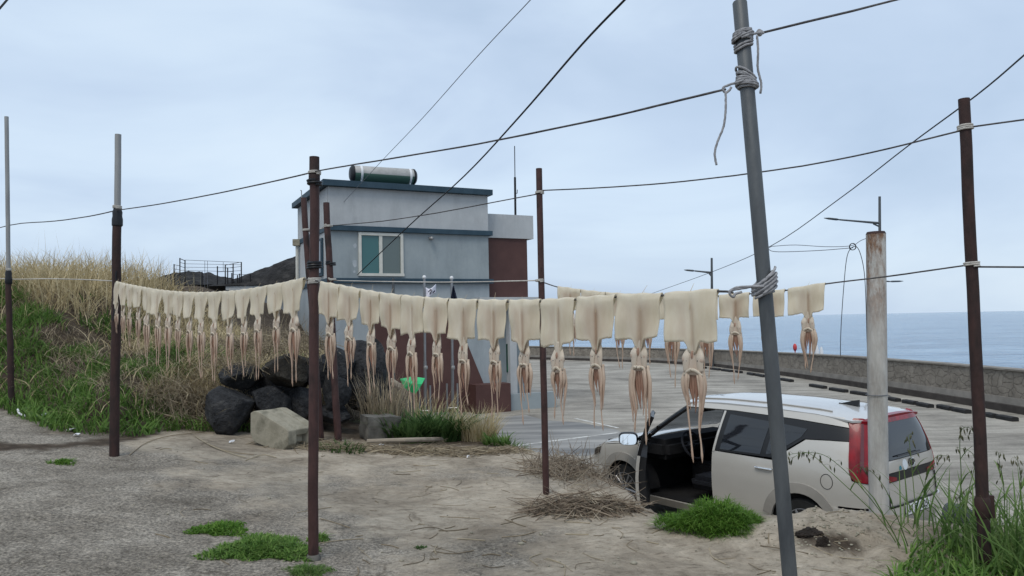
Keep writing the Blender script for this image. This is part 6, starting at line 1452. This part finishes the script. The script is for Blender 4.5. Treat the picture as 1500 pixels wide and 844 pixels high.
# tall wild oats at the right
GO = 'wild oat plants at the right edge'
def oat(base, pts, label, nspk=12, drop=1., seed=0):
    rg = random.Random(seed); t = thing('wild_oat', base, label, 'grass', GO); Y0 = base.y
    path = spline([base]+[at(px, py, Y0+dy) for px, py, dy in pts], 6); mb = MB(); L = len(path)
    mb.tube(path, [.0036-.0026*i/(L-1) for i in range(L)], 5); part('stem', mb, MAT['oat'], t, sharp=0)
    for k in range(3):
        i = int(L*rg.uniform(.12, .5)); a = rg.uniform(0, 6.28); mb = MB(); d = Vector((math.cos(a)*.6, math.sin(a)*.6, 1)); s = Vector((-math.sin(a), math.cos(a), 0)); mb.leaf(path[i], d, s, rg.uniform(.2, .38), .014, .5, seg=6); part('leaf', mb, MAT['oat'], t, smooth=False)
    for k in range(nspk):
        f_ = .55+.45*k/max(1, nspk-1); i = min(L-2, int(L*f_)); p = path[i]; a = rg.uniform(0, 6.28); r = rg.uniform(.015, .05)*(1.35-f_*.7)
        q = p + Vector((math.cos(a)*r, math.sin(a)*r*.6, rg.uniform(-.02, .015))); dn = Vector((rg.uniform(-.4, .4), rg.uniform(-.3, .3), -1)).normalized(); Ls = rg.uniform(.022, .036)
        mb = MB(); mb.tube([p, p.lerp(q, .6)+Vector((0, 0, .008)), q], .0007, 4); mb.tube([q, q+dn*Ls*.35, q+dn*Ls*.7, q+dn*Ls*1.2], [.0012, .0052, .0042, .0003], 6, flat=.55); part('spikelet', mb, MAT['spike'], t, sharp=0)
def gb(px, py, Yv): p = at(px, py, Yv); return Vector((p.x, p.y, min(p.z, gz(p.x, p.y)+.02)))
oat(gb(1316, 800, 4.75), [(1290, 762, 0), (1252, 724, -.02), (1215, 690, -.02), (1192, 668, 0), (1176, 663, 0), (1160, 672, 0)], 'wild oat leaning far left so its drooping head crosses the car fuel flap', 13, seed=1)
oat(gb(1322, 806, 4.7), [(1300, 765, 0), (1270, 724, 0), (1238, 690, 0), (1205, 666, 0), (1170, 664, 0), (1148, 668, 0)], 'wild oat with the longest leftward stem, its head over the rear car wheel arch', 12, seed=2)
oat(gb(1330, 800, 4.7), [(1312, 752, 0), (1296, 715, 0), (1275, 690, 0), (1255, 684, 0)], 'wild oat bending over the red tail lamp', 10, seed=3)
oat(gb(1345, 810, 4.6), [(1342, 760, 0), (1338, 710, 0), (1334, 665, 0), (1332, 640, 0), (1338, 634, 0)], 'wild oat standing upright before the rear car window', 12, seed=4)
oat(gb(1352, 812, 4.6), [(1353, 760, 0), (1354, 716, 0), (1362, 682, 0), (1374, 668, 0), (1388, 668, 0)], 'wild oat whose head nods right over the rear corner of the car', 11, seed=5)
oat(gb(1400, 820, 4.5), [(1405, 760, 0), (1408, 700, 0), (1406, 650, 0), (1410, 628, 0), (1422, 628, 0), (1428, 640, 0)], 'tallest wild oat, with a dark nodding head left of the right edge post', 14, seed=6)
oat(gb(1412, 815, 4.5), [(1414, 760, 0), (1420, 715, 0), (1428, 680, 0), (1422, 662, 0), (1400, 655, 0)], 'wild oat curving left beside the tallest one', 10, seed=7)
oat(gb(1470, 815, 4.4), [(1472, 760, 0), (1470, 710, 0), (1464, 676, 0), (1462, 662, 0)], 'wild oat just right of the right edge post', 9, seed=8)
oat(gb(1486, 815, 4.4), [(1490, 760, 0), (1496, 710, 0), (1492, 680, 0), (1486, 668, 0)], 'rightmost wild oat, cut by the picture edge', 9, seed=9)
oat(gb(1376, 815, 4.55), [(1384, 770, 0), (1400, 735, 0), (1418, 715, 0), (1436, 705, 0)], 'short wild oat leaning right before the dark boulder', 8, seed=10)
c0 = gb(1400, 836, 4.3)
def grassband(name, n, x0, x1, y0, y1, H, W_, lean, mat, droop=.35, test=None):
    X = U(n, x0, x1); Y = U(n, y0, y1)
    if test is not None: k = test(X, Y); X, Y = X[k], Y[k]
    P = np.stack([X, Y, ground_z(X, Y)-.01], 1); P = P[P[:, 2] > -.5]; n = len(P)
    veg(name, [blades(P, U(n, *H), U(n, *W_), U(n, *lean), seg=5, droop=droop)], mat, kind='stuff')
xa, xb = at(1290, 800, 4.6).x, at(1560, 800, 4.6).x
grassband('tall_grass', 800, xa, xb, 4.0, 4.95, (.18, .58), (.010, .021), (.2, 1.1), 'oat', test=lambda X, Y: rng.random(len(X)) < np.interp(X, [xa, xa+.35, xa+.62], [.02, .12, 1]))
grassband('low_grass', 2600, at(1245, 830, 4.4).x, xb+.4, 3.7, 4.7, (.06, .20), (.010, .022), (.4, 1.5), 'lush', .5, test=lambda X, Y: (X-at(1245, 830, 4.4).x) > (Y-4.05)*.8)
boulder(1380, 1424, 737, 778, 5.55, 'smooth dark grey boulder behind the tall grass at the terrace edge', 'slate', seed=30, planes=6, rough=.02, group=None)

MAT['char'] = M('dark_rotten_wood', (.012, .009, .007), (.035, .026, .02), scale=12, rough=1, bs=1, bscale=40, bd=.03, detail=10)
for q, lb in (((1163, 1204, 772, 792, 4.85), 'dark rotten wood chunk half buried in the earth heap beside the tilted pole'), ((1193, 1216, 784, 808, 4.7), 'smaller dark wood chunk lying before the rotten one on the earth heap')):
    boulder(*q, lb, 'char', seed=41+q[0] % 7, planes=6, rough=.16, name='wood_chunk', group=None)
# litter at the left: hose, scraps, clod
q = [at(26, 600, 8.9), at(29, 606, 8.8), at(40, 609.5, 8.75), at(56, 609, 8.75), at(72, 605.5, 8.8)]; q = [Vector((p.x, p.y, max(p.z, gz(p.x, p.y)+.02))) for p in q]
mb = MB(); mb.tube(spline(q, 6), .012, 8); solo('hose', mb, MAT['white_plastic'], 'thin white hose curled on the ground at the foot of the grassy bank', 'hose', q[0])
def scrap(px, py, w_, h_, label, seed, mat='white_plastic'):
    c = ong(px, py); rg = random.Random(seed); mb = MB(); pts = []
    for i in range(9):
        a = i/9*6.283; r = rg.uniform(.25, .75); pts.append(c+Vector((math.cos(a)*w_*r, math.sin(a)*h_*r, .01+rg.uniform(0, .03))))
    mb.add(pts+[c+Vector((0, 0, .04))], [(i, (i+1) % 9, 9) for i in range(9)]); o = solo('plastic_scrap', mb, MAT[mat], label, 'litter', c, 'plastic scraps on the ground', smooth=False); md = o.modifiers.new('t', 'SOLIDIFY'); md.thickness = .004
scrap(107, 632, .10, .10, 'larger crumpled white scrap in the dirt by the left grass', 1); scrap(112, 640, .06, .06, 'smaller white scrap just before the larger one by the left grass', 2)
scrap(38, 602, .05, .05, 'white crumpled scrap beside the curled hose', 3); scrap(686, 672, .035, .05, 'white scrap on the twig litter below the fallen pole', 4); scrap(340, 650, .05, .05, 'pale scrap on the sand before the largest boulder', 5); scrap(558, 655, .06, .05, 'white scrap beside the left end of the fallen pole', 6)
boulder(107, 121, 652, 664, 7.75, 'small dark clod lying on the dirt strip near the left edge', 'rock', seed=33, planes=8, name='clod', group=None)
